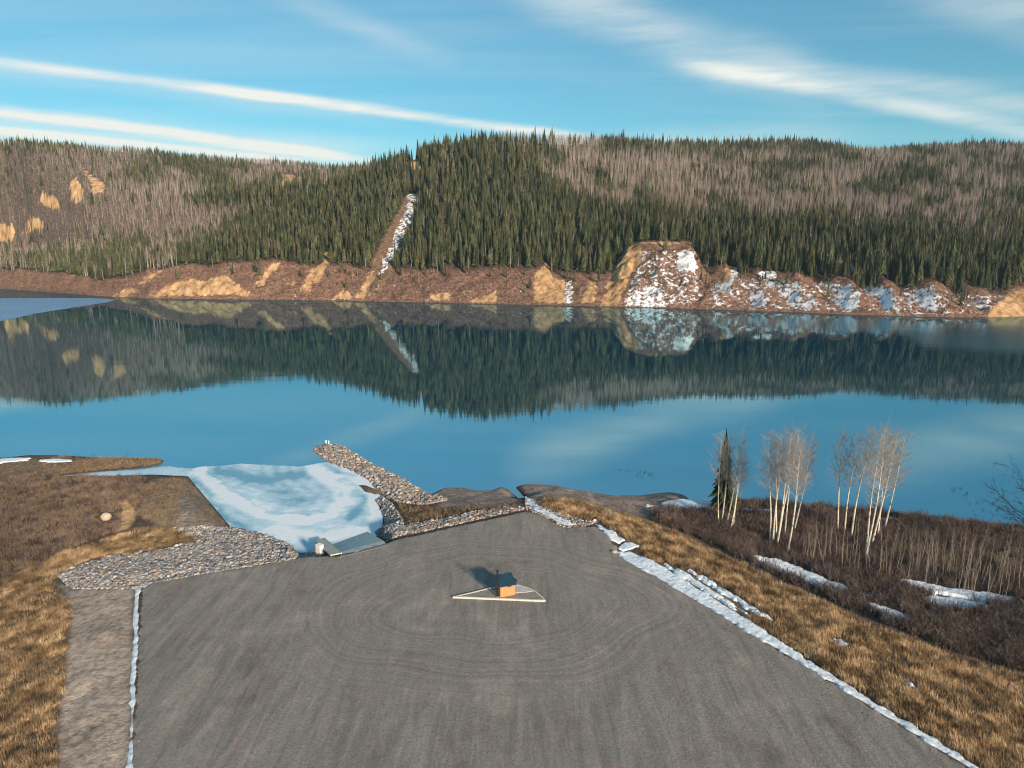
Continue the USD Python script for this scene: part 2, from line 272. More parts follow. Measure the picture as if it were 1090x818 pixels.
Z_ROCK_L = [(61, 613), (75, 605), (100, 597), (128, 591), (165, 587), (212, 577), (185, 563), (200, 560), (245, 561), (290, 572), (344, 591.5), (260, 604), (200, 614), (148, 627), (75, 627)]
Z_ROCK_M = [(414, 577), (424, 571), (480, 559.5), (556, 543), (558, 540), (540, 540), (510, 544), (470, 553), (438, 558), (426, 552), (414, 532), (406, 530), (401, 533), (410, 550), (408, 563), (394, 567)]
Z_ROCK_R = [(558, 534), (566, 531), (590, 542), (618, 554), (636, 556), (620, 561), (602, 563), (580, 550), (560, 543)]
GU, GV = proj(np.stack([GX, GY, GZ], -1))
wob = 5.0
WU, WV = GU + (nz(GX, GY, 4, 11) - .5) * 2 * wob, GV + (nz(GX, GY, 4, 12) - .5) * wob
col = np.zeros(GX.shape + (3,)); col[:] = (0.115, 0.08, 0.06)
def paint(polys, c, soft=3.0, k=1.0):
    m = inpx(polys, WU, WV, soft)[..., None] * k; col[:] = col * (1 - m) + np.array(c) * m
paint([Z_BRUSH_L], (0.15, 0.105, 0.08)); paint([Z_BRUSH_L1], (0.12, 0.088, 0.085))
paint([Z_BRUSH_R], (0.155, 0.115, 0.108), 5)
paint([[(1000, 640), (1090, 650), (1300, 700), (1300, 780), (1090, 715), (960, 665)]], (0.20, 0.145, 0.11), 10)
paint([Z_SPIT], (0.20, 0.135, 0.085)); paint([Z_MUD_R, Z_MUD_M], (0.28, 0.215, 0.175)); paint([Z_GRASS_M], (0.17, 0.10, 0.05))
paint([Z_GOLD_R, Z_GOLD_L], (0.19, 0.125, 0.075)); paint([Z_TAN_L], (0.40, 0.315, 0.25)); paint([Z_SOIL], (0.26, 0.185, 0.125))
paint([[(172, 537), (198, 528), (212, 545), (205, 558), (170, 556)]], (0.25, 0.20, 0.165), 8); paint([Z_PATH], (0.62, 0.39, 0.20), 2)
paint([Z_ROCK_L, Z_ROCK_M, Z_ROCK_R], (0.13, 0.115, 0.105), 2)
ds_ = sdist(LAND, GX, GY); wet = sst(ds_, 0.9, 0.1)[..., None]; col = col * (1 - 0.55 * wet)
gv = np.stack([GX, GY, GZ], -1).reshape(-1, 3)
keep = (GZ > -2.5)
f = grid_faces(len(gy), len(gx), keep)
v2, f2, pr = compact(gv, f, {'tint': col.reshape(-1, 3)})
g = obj('ground', (v2, f2), M['ground'], smooth=True, prim=pr); tag(g, kind='structure', label='brown and golden winter ground of the near lake shore')
# the same ground going on behind the camera and to the sides, coarser
def skirt(xa, xb, ya, yb, n, m):
    a, b = np.meshgrid(np.linspace(xa, xb, n), np.linspace(ya, yb, m)); z = near_height(a, b, False) - 0.02
    z = np.where(sdist(LOT, a, b) > -3, ZL - 0.3, z)
    return np.stack([a, b, z], -1).reshape(-1, 3), grid_faces(m, n)
for xa, xb, ya, yb in ((-600, 600, -500, Y0), (-600, X0, Y0, Y1), (X1, 600, Y0, Y1)):
    a, fa = skirt(xa, xb, ya, yb, 90, 60)
    o = obj('ground', (a, fa), M['ground'], smooth=True, prim={'tint': np.tile([0.14, 0.095, 0.065], (len(a), 1))}); tag(o, kind='structure')

# ---------------------------------------------------------------- sheets that lie on the ground
def sheet(name, poly, mat, res, top, edge=0.6, rough=0.25, seed=0, kind='structure', label=None, flat=None, sink=0.12, prim=None, wobble=0.5, cat=None, holes=0.0):
    """A sheet with an uneven edge: it rises out of the ground by top over the distance edge."""
    x0, y0, x1, y1 = poly.bounds; p = 1.0
    a, b = np.meshgrid(np.arange(x0 - p, x1 + p, res), np.arange(y0 - p, y1 + p, res))
    d = sdist(poly, a, b) + (nz(a, b, 1.3, seed, 4) - .5) * 2 * wobble + (nz(a, b, 3.2, seed + 9, 4) - .5) * 2 * holes
    base = ground_z(a, b) if flat is None else np.full(a.shape, flat)
    z = base - sink + (top + sink) * sst(d, -0.05, edge) + sst(d, 0, edge) * ((nz(a, b, 0.6, seed + 5, 4) - .5) + (nz(a, b, 2.4, seed + 6, 2) - .5) * .6) * rough
    fa = grid_faces(*a.shape, keep=d > -0.35)
    vv, ff, pp = compact(np.stack([a, b, z], -1).reshape(-1, 3), fa, prim(a, b, d) if prim else {})
    o = obj(name, (vv, ff), mat, smooth=True, prim=pp); tag(o, label, cat, None, kind); return o

# gravel lot: graded lengthwise, ringed with wheel tracks round the island
HUT = at(536, 636, ZL)
def lot_material():
    n = {'g': ('geometry', {}), 'p': ('principled_bsdf', {'roughness': 0.95, 'specular_ior_level': 0.1})}; l = []
    n['n1'] = ('noise_texture', {'scale': 0.12, 'detail': 7.0, 'roughness': 0.62}); l += [('g.position', 'n1.vector')]
    n['r1'] = ('rgb_ramp', {'ramp': [(0.32, (0.205, 0.176, 0.156)), (0.43, (0.268, 0.226, 0.200)), (0.50, (0.240, 0.222, 0.190)), (0.58, (0.286, 0.236, 0.208)), (0.68, (0.325, 0.276, 0.243))]}); l += [('n1.fac', 'r1.fac')]
    n['m2'] = ('mapping', {'scale': (0.8, 0.09, 1), 'rotation': (0, 0, -0.05)}); n['n2'] = ('noise_texture', {'scale': 0.8, 'detail': 6.0, 'roughness': 0.7, 'distortion': 0.8}); l += [('g.position', 'm2.vector'), ('m2.vector', 'n2.vector')]
    n['c'] = ('vector_math', {'math_type': 'subtract', 'vector2': (HUT[0] - 1.5, HUT[1] - 1.0, ZL)}); l += [('g.position', 'c.vector1')]
    n['cs'] = ('vector_math', {'math_type': 'multiply', 'vector2': (0.72, 1.0, 0.0)}); l += [('c.vector', 'cs.vector1')]
    n['len'] = ('vector_math', {'math_type': 'length'}); l += [('cs.vector', 'len.vector1')]
    n['nw'] = ('noise_texture', {'scale': 0.045, 'detail': 1.0}); l += [('g.position', 'nw.vector')]
    n['lw'] = ('math', {'math_type': 'multiply_add', 'value2': 16.0}); l += [('nw.fac', 'lw.value1'), ('len.value', 'lw.value3')]
    n['rn'] = ('noise_texture', {'dimensions': '1D', 'scale': 0.9, 'detail': 4.0, 'roughness': 0.7}); l += [('lw.value', 'rn.w')]
    n['band'] = ('map_range', {'range_type': 'smoothstep', 'from_min': 34.0, 'from_max': 17.0, 'to_max': 0.62}); l += [('len.value', 'band.value')]
    n['band0'] = ('map_range', {'range_type': 'smoothstep', 'from_min': 7.0, 'from_max': 16.0}); l += [('len.value', 'band0.value')]
    n['bb'] = ('math', {'math_type': 'multiply'}); l += [('band.result', 'bb.value1'), ('band0.result', 'bb.value2')]
    n['mixn'] = ('mix_float', {}); l += [('bb.value', 'mixn.fac'), ('n2.fac', 'mixn.a'), ('rn.fac', 'mixn.b')]
    n['tr'] = ('map_range', {'clamp': True, 'from_min': 0.3, 'from_max': 0.7, 'to_min': 0.70, 'to_max': 1.24}); l += [('mixn.result', 'tr.value')]
    n['x'] = ('mix', {'mix_type': 'multiply', 'fac': 1.0}); l += [('r1.color', 'x.color1'), ('tr.result', 'x.color2')]
    n['n3'] = ('noise_texture', {'scale': 3.2, 'detail': 6.0, 'roughness': 0.75}); l += [('g.position', 'n3.vector')]
    n['t3'] = ('map_range', {'clamp': True, 'from_min': 0.25, 'from_max': 0.75, 'to_min': 0.62, 'to_max': 1.36}); l += [('n3.fac', 't3.value')]
    n['y'] = ('mix', {'mix_type': 'multiply', 'fac': 1.0}); l += [('x.color', 'y.color1'), ('t3.result', 'y.color2'), ('y.color', 'p.base_color')]
    n['bh'] = ('math', {'math_type': 'multiply_add', 'value2': 0.5}); l += [('mixn.result', 'bh.value1'), ('n3.fac', 'bh.value3')]
    n['b'] = ('bump', {'strength': 0.9, 'distance': 0.10}); l += [('bh.value', 'b.height'), ('b.normal', 'p.normal')]
    return usdkit.material(stage, '/World/Looks/gravel', n, l, surface='p.BSDF')
M['lot'] = lot_material()
sheet('gravel_lot', LOT.intersection(Polygon([(-200, 30), (200, 30), (200, 250), (-200, 250)])), M['lot'], 0.6, 0.0, edge=0.5, rough=0.05, flat=ZL, sink=0.3, wobble=0.75, label='grey gravel parking lot with circling wheel tracks')
back = LOT.intersection(Polygon([(-300, -60), (300, -60), (300, 30.6), (-300, 30.6)]))
vb, fb = trimesh.creation.triangulate_polygon(back, engine='earcut')
o = obj('gravel_lot', (np.c_[vb, np.full(len(vb), ZL - 0.01)], fb), M['lot']); tag(o, kind='structure')

# frozen inlet beside the launch
ICE_PX = [(203, 499), (216, 497), (236, 496), (256, 494), (290, 495.5), (320, 497), (338, 493.5), (352, 492), (376, 500.5), (396, 511), (409, 527), (403, 534), (411, 549), (409, 564), (392, 568), (352, 582), (322, 589), (290, 575), (244, 562), (226, 541), (210, 521), (199, 507)]
def polyd(pts, u, v, sy=1.6):
    q = np.array(pts, float) * [1, sy]; best = np.full(u.shape, 1e9)
    for p0, p1 in zip(q[:-1], q[1:]):
        e = p1 - p0; t = np.clip(((u - p0[0]) * e[0] + (v * sy - p0[1]) * e[1]) / (e @ e), 0, 1)
        best = np.minimum(best, np.hypot(u - p0[0] - t * e[0], v * sy - p0[1] - t * e[1]))
    return best
def ice_tone(a, b, d):
    u, v = proj(np.stack([a, b, np.zeros_like(a)], -1)); n_ = nz(a, b, 5, 31, 4) - .5; n2_ = nz(a * 0.7 + b * 0.3, b * .8, 3.0, 33, 4) - .5
    uu, vv = u + n_ * 26, v + n2_ * 9
    t = 0.57 + n2_ * 1.2 + (nz(a * .5, b, 9, 38, 3) - .5) * .5
    band = np.minimum.reduce([polyd([(212, 498), (222, 510), (236, 524), (254, 536), (275, 546), (300, 553), (330, 555), (352, 548), (364, 536), (362, 522), (348, 510), (334, 500)], uu, vv), polyd([(372, 502), (384, 512), (402, 530), (402, 550), (398, 562), (360, 572), (320, 570), (290, 564)], uu, vv)])
    t += 0.60 * np.exp(-(band / 9.0) ** 2)
    t -= 0.75 * np.exp(-(polyd([(236, 501), (262, 510), (290, 511), (318, 505)], uu, vv) / 9.0) ** 2)
    t -= 0.42 * np.exp(-(polyd([(300, 527), (322, 532)], uu, vv) / 11.0) ** 2)
    t -= 0.50 * np.exp(-(polyd([(206, 512), (226, 536), (246, 556), (268, 565)], uu, vv) / 5.0) ** 2)
    t -= 0.55 * np.exp(-(polyd([(386, 530), (384, 545), (372, 553)], uu, vv) / 5.0) ** 2) + 0.4 * np.exp(-(polyd([(372, 507), (352, 499)], uu, vv) / 5.0) ** 2)
    t += 0.10 * np.sin(band * 0.42 + n_ * 14) + 0.22 * sst(nz(a * .55, b * .9, 1.6, 36, 3), 0.5, 0.75)
    t -= 0.35 * np.exp(-(polyd([(222, 500), (246, 520), (262, 533), (286, 546), (330, 549)], uu, vv) / 1.6) ** 2)
    return {'tone': np.clip(t, 0, 1).ravel()}
def ice_material(name, lo, hi):
    n = {'a': ('attribute', {'attribute': 'tone'}), 'g': ('geometry', {}), 'n': ('noise_texture', {'scale': 0.9, 'detail': 6.0, 'roughness': 0.65, 'distortion': 2.0}),
         'ad': ('math', {'math_type': 'multiply_add', 'value2': 0.9, 'value3': -0.45}), 's': ('math', {'math_type': 'add'}),
         'r': ('rgb_ramp', {'ramp': [(0.0, lo), (0.35, tuple(0.55 * np.array(lo) + 0.45 * np.array(hi))), (0.8, hi), (1.0, (0.84, 0.86, 0.87))]}), 'p': ('principled_bsdf', {'roughness': 0.35, 'specular_ior_level': 0.4}), 'b': ('bump', {'strength': 0.6, 'distance': 0.05})}
    l = [('g.position', 'n.vector'), ('n.fac', 'ad.value1'), ('ad.value', 's.value1'), ('a.fac', 's.value2'), ('s.value', 'r.fac'), ('r.color', 'p.base_color'), ('n.fac', 'b.height'), ('b.normal', 'p.normal')]
    return usdkit.material(stage, '/World/Looks/' + name, n, l, surface='p.BSDF')
M['ice'] = ice_material('lake_ice', (0.15, 0.36, 0.48), (0.62, 0.76, 0.83))
sheet('ice', Polygon(W(ICE_PX)).buffer(0.3), M['ice'], 0.45, 0.10, edge=0.4, rough=0.05, flat=0.0, sink=0.10, wobble=0.5, seed=3, kind='stuff', label='white and blue lake ice filling the inlet beside the boat launch', prim=ice_tone)
M['ice_far'] = plain('rippled_ice', (0.16, 0.30, 0.46), rough=0.5, var=0.12, scale=0.01)
sheet('ice', Polygon(W([(64, 507), (110, 502), (150, 500), (176, 496), (205, 499), (202, 507), (165, 507), (125, 508)])).buffer(0.1), M['ice'], 0.6, 0.07, edge=0.4, rough=0.04, flat=0.0, sink=0.10, wobble=0.4, seed=4, kind='stuff', label='pale thin ice in the narrow channel behind the brown spit', prim=lambda a, b, d: {'tone': np.clip(0.55 + (nz(a * .3, b, 1.5, 8) - .5), 0, 1).ravel()})

# snow
SNOW = [('snow strip ploughed along the right edge of the gravel lot', [(653, 588), (670, 586), (694, 594.5), (721, 610), (760, 634.5), (801, 661), (850, 692.5), (899, 724.5), (949, 755.5), (999, 786.5), (1046, 815), (1110, 855), (1098, 860), (1030, 819), (986, 791), (936, 761), (878, 724), (828, 694), (778, 664), (728, 634), (698, 616), (670, 602)], 0.20, 0.5),
        ('narrow snow strip in the ditch left of the gravel lot', [(143, 626), (151, 626), (148, 650), (149, 680), (145, 720), (144, 760), (143, 818), (143, 850), (135, 850), (134, 818), (138, 760), (138, 720), (141, 680), (141, 650)], 0.16, 0.35),
        ('snow patch at the top right corner of the gravel lot', [(632, 556), (644, 560), (658, 568), (665, 574), (662, 579), (648, 577), (644, 570)], 0.2, 0.5),
        ('snow patch just above the start of the right snow strip', [(660, 579), (672, 574), (684, 578), (676, 584), (664, 587), (656, 585)], 0.2, 0.5),
        ('snow line in the stony ditch at the far corner of the lot', [(556, 530), (563, 531), (575, 540), (592, 549), (614, 559), (606, 562), (584, 552), (566, 543), (558, 537)], 0.3, 0.5),
        ('snow patch on the mud beside the lone spruce', [(706, 537), (722, 533.5), (764, 534), (765, 541), (745, 544.5), (722, 542.5)], 0.3, 0.6),
        ('small snow patch on the tan mudflat', [(687, 537), (699, 538), (698, 540.5), (688, 540)], 0.2, 0.4),
        ('long snow patch between the golden slope and the young stems', [(803, 594), (825, 597), (850, 606), (875, 616), (899, 626), (900, 631), (880, 628), (855, 618), (828, 607), (806, 600)], 0.25, 0.6),
        ('snow patch under the thicket of young stems', [(955, 618), (985, 622), (1010, 629), (1050, 633), (1078, 639), (1070, 643), (1020, 636), (975, 629)], 0.25, 0.6),
        ('snow patch in front of the thicket of young stems', [(984, 637), (1010, 637), (1050, 645), (1054, 649.5), (1020, 648), (990, 642)], 0.25, 0.6),
        ('thin snow streak at the foot of the golden slope', [(918, 641), (945, 649), (970, 660), (966, 663.5), (935, 653)], 0.2, 0.5),
        ('small snow patch high on the golden slope', [(886, 680), (895, 680), (906, 687), (900, 690), (890, 686)], 0.3, 0.5),
        ('tiny snow patch low on the golden slope', [(966, 727), (974, 728), (973, 732), (967, 731)], 0.3, 0.4),
        ('bright snow patch at the tip end of the brown spit', [(40, 490), (75, 489), (78, 491.5), (42, 493)], 0.25, 0.6),
        ('snow patch on the outer edge of the brown spit', [(-20, 490), (10, 488), (34, 488), (30, 491), (5, 493), (-20, 495)], 0.25, 0.6),
        ('snow sliver on the shore behind the right birch cluster', [(936, 552), (950, 551), (961, 555), (945, 556)], 0.25, 0.5),
        ('snow sliver on the shore right of the birches', [(975, 556), (988, 556), (990, 559), (978, 559)], 0.25, 0.5),
        ('snow bits behind the middle birch cluster', [(790, 541), (812, 542), (840, 546), (838, 549), (806, 546), (790, 544)], 0.2, 0.5),
        ('snow bit between the middle and right birch clusters', [(918, 630), (932, 634), (928, 637), (918, 634)], 0.2, 0.5)]
for k in range(4):
    du, dv = k * 13 - 8, k * 2.0 + (k % 2) * 3; w = 2.0 if k < 3 else 1.4
    SNOW.append((['lowest', 'second', 'third', 'topmost'][k] + ' thin snow furrow on the golden slope beside the lot', [(716 + du, 596 + dv), (740 + du, 611 + dv), (770 + du, 629 + dv), (795 + du, 647 + dv), (792 + du, 647 + dv + w), (766 + du, 630 + dv + w), (736 + du, 612 + dv + w), (713 + du, 597 + dv + w)], 0.3, 0.35))
snow_polys = []
for i, (lab, pts, top, edge) in enumerate(SNOW):
    zz = ZL if i < 4 or i >= len(SNOW) - 4 else 1.2
    if zz != ZL: pw = [tuple(on_ground(u, v)[:2]) for u, v in pts]
    else: pw = W(pts, ZL - 0.3)
    pg = Polygon(pw).buffer(0); snow_polys.append(pg)
    sheet('snow', pg.buffer(.5) if i in (5, 7, 8, 9, 10) else pg, M['snow'], 0.24, top + (.25 if i in (5, 7, 8, 9, 10) else 0), edge=edge, rough=0.26, seed=40 + i, kind='stuff', label=lab, sink=0.15, wobble=0.95 if i not in (1,) else 0.45, holes=0.0 if i < 2 else 0.25 if i < 5 or i >= len(SNOW) - 4 else 0.55)
SNOWALL = unary_union([q.buffer(.7) for q in snow_polys[2:]] + snow_polys[:2])
# soil heap that breaks through the ice
sheet('soil_heap', Polygon(W([(380, 516.5), (390, 517.5), (408, 525), (400, 527.5), (388, 524)])).buffer(0.2), plain('wet_soil', (0.13, 0.085, 0.065), var=0.3, scale=1.5, bump=0.1), 0.35, 0.9, edge=1.6, rough=0.3, flat=0.05, kind='stuff', label='brown soil hump poking through the ice beside the jetty')

# ---------------------------------------------------------------- water
def water_material():
    n = {'g': ('geometry', {}), 'd': ('diffuse_bsdf', {'color': (0.002, 0.028, 0.050)}), 'gl': ('glossy_bsdf', {'color': (0.68, 0.96, 1.0), 'roughness': 0.035, 'distribution': 'ggx'}), 'f': ('fresnel', {'IOR': 11.0}), 'm': ('mix_closure', {})}
    l = []
    n['mp'] = ('mapping', {'scale': (0.05, 0.16, 1)}); n['n'] = ('noise_texture', {'scale': 1.0, 'detail': 4.0, 'roughness': 0.6}); l += [('g.position', 'mp.vector'), ('mp.vector', 'n.vector')]
    n['mp2'] = ('mapping', {'scale': (0.5, 1.3, 1)}); n['n2'] = ('noise_texture', {'scale': 1.0, 'detail': 3.0, 'roughness': 0.6}); l += [('g.position', 'mp2.vector'), ('mp2.vector', 'n2.vector')]
    # cat's paws of wind: right in front of the snowy bank, and faint ones elsewhere
    n['a'] = ('attribute', {'attribute': 'ruffle'})
    n['pw'] = ('mapping', {'scale': (0.006, 0.016, 1)}); n['pn'] = ('noise_texture', {'scale': 1.0, 'detail': 4.0, 'roughness': 0.55, 'distortion': 0.8}); n['pr'] = ('map_range', {'range_type': 'smoothstep', 'from_min': 0.54, 'from_max': 0.70, 'to_max': 0.16}); n['at'] = ('math', {'math_type': 'add'})
    l += [('g.position', 'pw.vector'), ('pw.vector', 'pn.vector'), ('pn.fac', 'pr.value'), ('pr.result', 'at.value1'), ('a.fac', 'at.value2')]
    n['hs'] = ('math', {'math_type': 'multiply_add', 'value2': 0.10}); l += [('n2.fac', 'hs.value1'), ('n.fac', 'hs.value3')]
    n['b'] = ('bump', {'strength': 1.0}); n['bd'] = ('math', {'math_type': 'multiply_add', 'value2': 0.14, 'value3': 0.010}); l += [('at.value', 'bd.value1'), ('bd.value', 'b.distance'), ('hs.value', 'b.height')]
    n['ro'] = ('math', {'math_type': 'multiply_add', 'value2': 0.16, 'value3': 0.03}); l += [('at.value', 'ro.value1'), ('ro.value', 'gl.roughness')]
    l += [('b.normal', 'gl.normal'), ('b.normal', 'f.normal'), ('f.fac', 'm.fac'), ('d.BSDF', 'm.closure1'), ('gl.BSDF', 'm.closure2')]
    return usdkit.material(stage, '/World/Looks/water', n, l, surface='m.closure')
M['water'] = water_material()
wx, wy = np.meshgrid(np.linspace(-1500, 1500, 301), np.linspace(60, 1300, 249))
wu, wv = proj(np.stack([wx, wy, np.zeros_like(wx)], -1))
ruf = np.maximum(inpx([[(960, 352), (1030, 346), (1200, 342), (1200, 378), (1060, 377), (985, 370)]], wu, wv, 9), 0.55 * inpx([[(720, 338), (960, 340), (1000, 352), (900, 352)]], wu, wv, 6))
o = obj('water', (np.stack([wx, wy, np.zeros_like(wx)], -1).reshape(-1, 3), grid_faces(*wx.shape)), M['water'], smooth=True, prim={'ruffle': ruf.ravel()}); tag(o, kind='structure', label='calm blue lake that mirrors the far hills')
sheet('ice', Polygon(W([(-260, 316), (0, 317.5), (60, 317), (105, 317.5), (134, 319), (110, 323.5), (60, 331), (0, 343), (-100, 360), (-260, 385)])), M['ice_far'], 7.0, 0.04, edge=8, rough=0.0, flat=0.0, sink=0.03, wobble=6, kind='stuff', label='smooth blue sheet of ice on the far left of the lake')

# ---------------------------------------------------------------- far shore: bank, bench, ridge and the hills behind
NODES = []                                                   # (list of (u, v), distance of each)
def node(stations, dist): NODES.append(([at_r(u, v, dist(u)) for u, v in stations]))
shore_v = [(-260, 306), (0, 308), (60, 312), (100, 315), (160, 318), (250, 319), (400, 321), (500, 323.5), (600, 325.5), (660, 327), (700, 328), (800, 331), (900, 335), (1000, 338), (1050, 338), (1090, 337), (1340, 338)]
su, sv = np.array(shore_v).T
def shore_r(u):
    p = at(u, float(np.interp(u, su, sv)), 0.0); return math.hypot(p[0], p[1])
bank = [(-260, 283), (0, 287), (50, 290), (90, 296), (110, 301), (135, 296), (160, 288), (200, 283), (290, 279), (330, 282), (350, 284), (400, 288), (500, 290), (570, 290), (600, 294), (640, 294), (652, 290), (659, 281), (667, 271), (674, 267), (682, 261), (700, 258.5), (716, 261), (735, 262), (741, 269), (746, 280), (754, 290), (780, 290), (830, 296), (860, 297), (900, 302), (950, 304), (1000, 308), (1045, 316), (1068, 313), (1090, 304), (1130, 290), (1340, 280)]
mid = [(-260, 268), (0, 269), (100, 275), (150, 272), (200, 266), (260, 250), (320, 235), (400, 226), (500, 226), (600, 230), (660, 232), (700, 234), (800, 240), (900, 245), (1000, 248), (1090, 252), (1340, 255)]
ben = [(-260, 262), (0, 262), (100, 265), (150, 262), (200, 256), (260, 232), (320, 214), (400, 198), (500, 193), (600, 206), (700, 216), (800, 224), (900, 232), (1000, 237), (1090, 241), (1340, 244)]
rid = [(-260, 258), (0, 257), (100, 258), (180, 252), (230, 236), (280, 216), (320, 200), (360, 189), (400, 176), (440, 166), (480, 158), (550, 152), (620, 155), (700, 155), (760, 158), (830, 154), (870, 157), (920, 162), (980, 161), (1030, 158), (1090, 156), (1340, 152)]
val = [(-260, 232), (0, 228), (100, 232), (200, 226), (300, 205), (400, 190), (440, 178), (500, 172), (600, 170), (700, 170), (830, 168), (920, 170), (1000, 168), (1090, 166), (1340, 165)]
far = [(-260, 145), (0, 153.5), (60, 156), (100, 159), (160, 163), (200, 167), (300, 174), (380, 181), (440, 190), (600, 185), (800, 180), (900, 176), (1000, 172), (1090, 170), (1340, 170)]
at0 = lambda u: shore_r(u)
bt = lambda u: shore_r(u) + float(np.interp(u, [0, 100, 200, 640, 676, 740, 755, 1050, 1100], [60, 45, 60, 62, 92, 92, 60, 42, 70]))
NODES.append([np.append(at(u, v, 0)[:2], 0.0) for u, v in shore_v])
node(bank, bt); node(mid, lambda u: bt(u) + 130); node(ben, lambda u: bt(u) + 250)
node(rid, lambda u: float(np.interp(u, [0, 200, 400, 500, 600, 700, 800, 1090], [960, 980, 1000, 1040, 1150, 1320, 1480, 1560]))); node(val, lambda u: float(np.interp(u, [0, 300, 500, 800, 1090], [1150, 1180, 1280, 1700, 1800]))); node(far, lambda u: float(np.interp(u, [0, 200, 400, 900, 1090], [1470, 1450, 1500, 2100, 2200])))
us = np.arange(-190, 1284, 1.7); aa = (us - 545) / F / 1.02                        # columns by direction from the drone
prof = []
for nd in NODES:
    p = np.array(nd); a = p[:, 0] / p[:, 1]; s = np.argsort(a); r = np.hypot(p[:, 0], p[:, 1])
    prof.append((np.interp(aa, a[s], r[s]), np.interp(aa, a[s], p[s, 2])))
PR = np.array([p[0] for p in prof]); PZ = np.array([p[1] for p in prof])
for k in (2, 3, 4, 5, 6): PZ[k] = gaussian_filter1d(PZ[k], 12); PR[k] = gaussian_filter1d(PR[k], 12)
PZ[4] = np.where(PZ[4] < PZ[3] + 2, PZ[3] + 2, PZ[4])
srel = np.concatenate([np.arange(-24, 110, 2.6), np.arange(110, 560, 7.0), np.arange(560, 1500, 12.0), np.arange(1500, 4200, 120.0)])
R = PR[0][:, None] + srel[None, :]
Z = np.empty_like(R)
for i in range(len(aa)):
    rr = np.concatenate([[PR[0][i] - 40], PR[:, i], [PR[6][i] + 700, PR[6][i] + 3500]]); zz = np.concatenate([[-12], PZ[:, i], [PZ[6][i] - 12, PZ[6][i] - 60]])
    Z[i] = np.interp(R[i], rr, zz)
Zs = gaussian_filter(Z, (0, 2.5)); wgt = sst(srel, 100, 170)[None, :]; Z = Z * (1 - wgt) + Zs * wgt
den = np.sqrt(1 + aa ** 2)[:, None]; FX, FY = R * aa[:, None] / den, R / den
UP0, VP0 = proj(np.stack([FX, FY, Z], -1))
bankm = sst(srel, 0, 14)[None, :] * sst(srel, 120, 60)[None, :]
gul = np.abs(np.mod((FX + 0.25 * (R - PR[0][:, None]) + (nz(FX, FY, 60, 21) - .5) * 70) / 40.0, 1) - 0.5) * 2 - 0.5
rightm = sst(UP0, 735, 780) * (1 - sst(UP0, 1035, 1060))
Z += bankm * (gul * 9.0 * rightm + (nz(FX, FY, 26, 22) - .5) * (10.0 + 2 * rightm) - np.abs(nz(FX + .5 * (R - PR[0][:, None]), FX * 0 + R * .12, 13, 29, 3) - .5) * 13 + 2 + (nz(FX, FY, 7, 23, 3) - .5) * 4.5) * np.clip((Z + 2) / 8, 0, 1)
bluffm = inpx([[(664, 262), (744, 260), (752, 328), (650, 328)]], UP0, VP0, 4) * sst(VP0, 258, 268)
Z += bluffm * bankm * (np.abs(nz(FX, FY, 15, 27) - .5) * -22 + 3 + (nz(FX, FY, 5, 28, 3) - .5) * 4)
hillm = sst(srel, 90, 260)[None, :]
Z += hillm * ((nz(FX, FY, 130, 24) - .5) * 16 + (nz(FX, FY, 40, 25) - .5) * 6)
FV = np.stack([FX, FY, Z], -1); FU, FVV = proj(FV)
nrm = np.cross(np.gradient(FV, axis=0), np.gradient(FV, axis=1)); nrm /= np.linalg.norm(nrm, axis=-1, keepdims=True); nrm *= np.sign(nrm[..., 2:])
jit = (nz(FX, FY, 12, 41) - .5) * 12
QU, QV = FU + jit, FVV + (nz(FX, FY, 12, 42) - .5) * 5
SOIL = [[(38, 202), (48, 203), (64, 214), (62, 220), (42, 217)], [(73, 193), (82, 188), (92, 207), (88, 214), (76, 215)], [(87, 178), (94, 182), (99, 190), (112, 195), (110, 206), (98, 206), (96, 193)], [(-10, 232), (5, 236), (18, 250), (12, 257), (-10, 257)], [(20, 246), (34, 233), (47, 236), (47, 243), (30, 249)], [(296, 196), (306, 184), (322, 190), (322, 196), (308, 200), (300, 206)], [(276, 229), (286, 222), (306, 221), (302, 229), (284, 233)],
        [(158, 316), (180, 302), (205, 297), (218, 300), (240, 292), (252, 303), (272, 314)], [(118, 316), (135, 307), (148, 307), (140, 316)], [(146, 303), (158, 292), (172, 287), (160, 300)], [(268, 305), (290, 280), (300, 277), (278, 305)], [(303, 303), (318, 297), (315, 304)], [(320, 312), (332, 288), (338, 284), (330, 312)],
        [(378, 319), (392, 290), (399, 289), (389, 319)], [(352, 319), (367, 307), (379, 318)], [(452, 320), (462, 314), (477, 312), (480, 320)], [(500, 322), (513, 316), (528, 309), (526, 323)], [(568, 322), (573, 284), (582, 280), (590, 296), (602, 300), (602, 323)], [(618, 322), (628, 298), (636, 296), (634, 322)],
        [(638, 326), (650, 296), (662, 273), (676, 259), (683, 259), (680, 282), (668, 296), (658, 326)], [(676, 260.5), (676, 257), (742, 258), (742, 260.5)], [(766, 300), (772, 280), (780, 286), (775, 302)], [(1046, 340), (1062, 322), (1080, 312), (1100, 302), (1200, 300), (1200, 340)], [(440, 160), (448, 182), (446, 190), (436, 178)], [(330, 300), (352, 262), (362, 244), (366, 246), (350, 280), (338, 302)], [(1036, 280), (1050, 270), (1054, 276), (1042, 288)]]
soil = inpx(SOIL, QU, QV, 4.5) * 0.86
CUT = [[(432, 208), (445, 206), (444, 228), (434, 256), (421, 284), (410, 303), (398, 319), (378, 319), (390, 290), (404, 262), (420, 232)]]
cut = inpx(CUT, FU + jit * .25, FVV, 1.5)
snow = np.zeros(R.shape)
def addsnow(polys, amt, soft=4): snow[:] = np.maximum(snow, inpx(polys, QU, QV, soft) * amt)
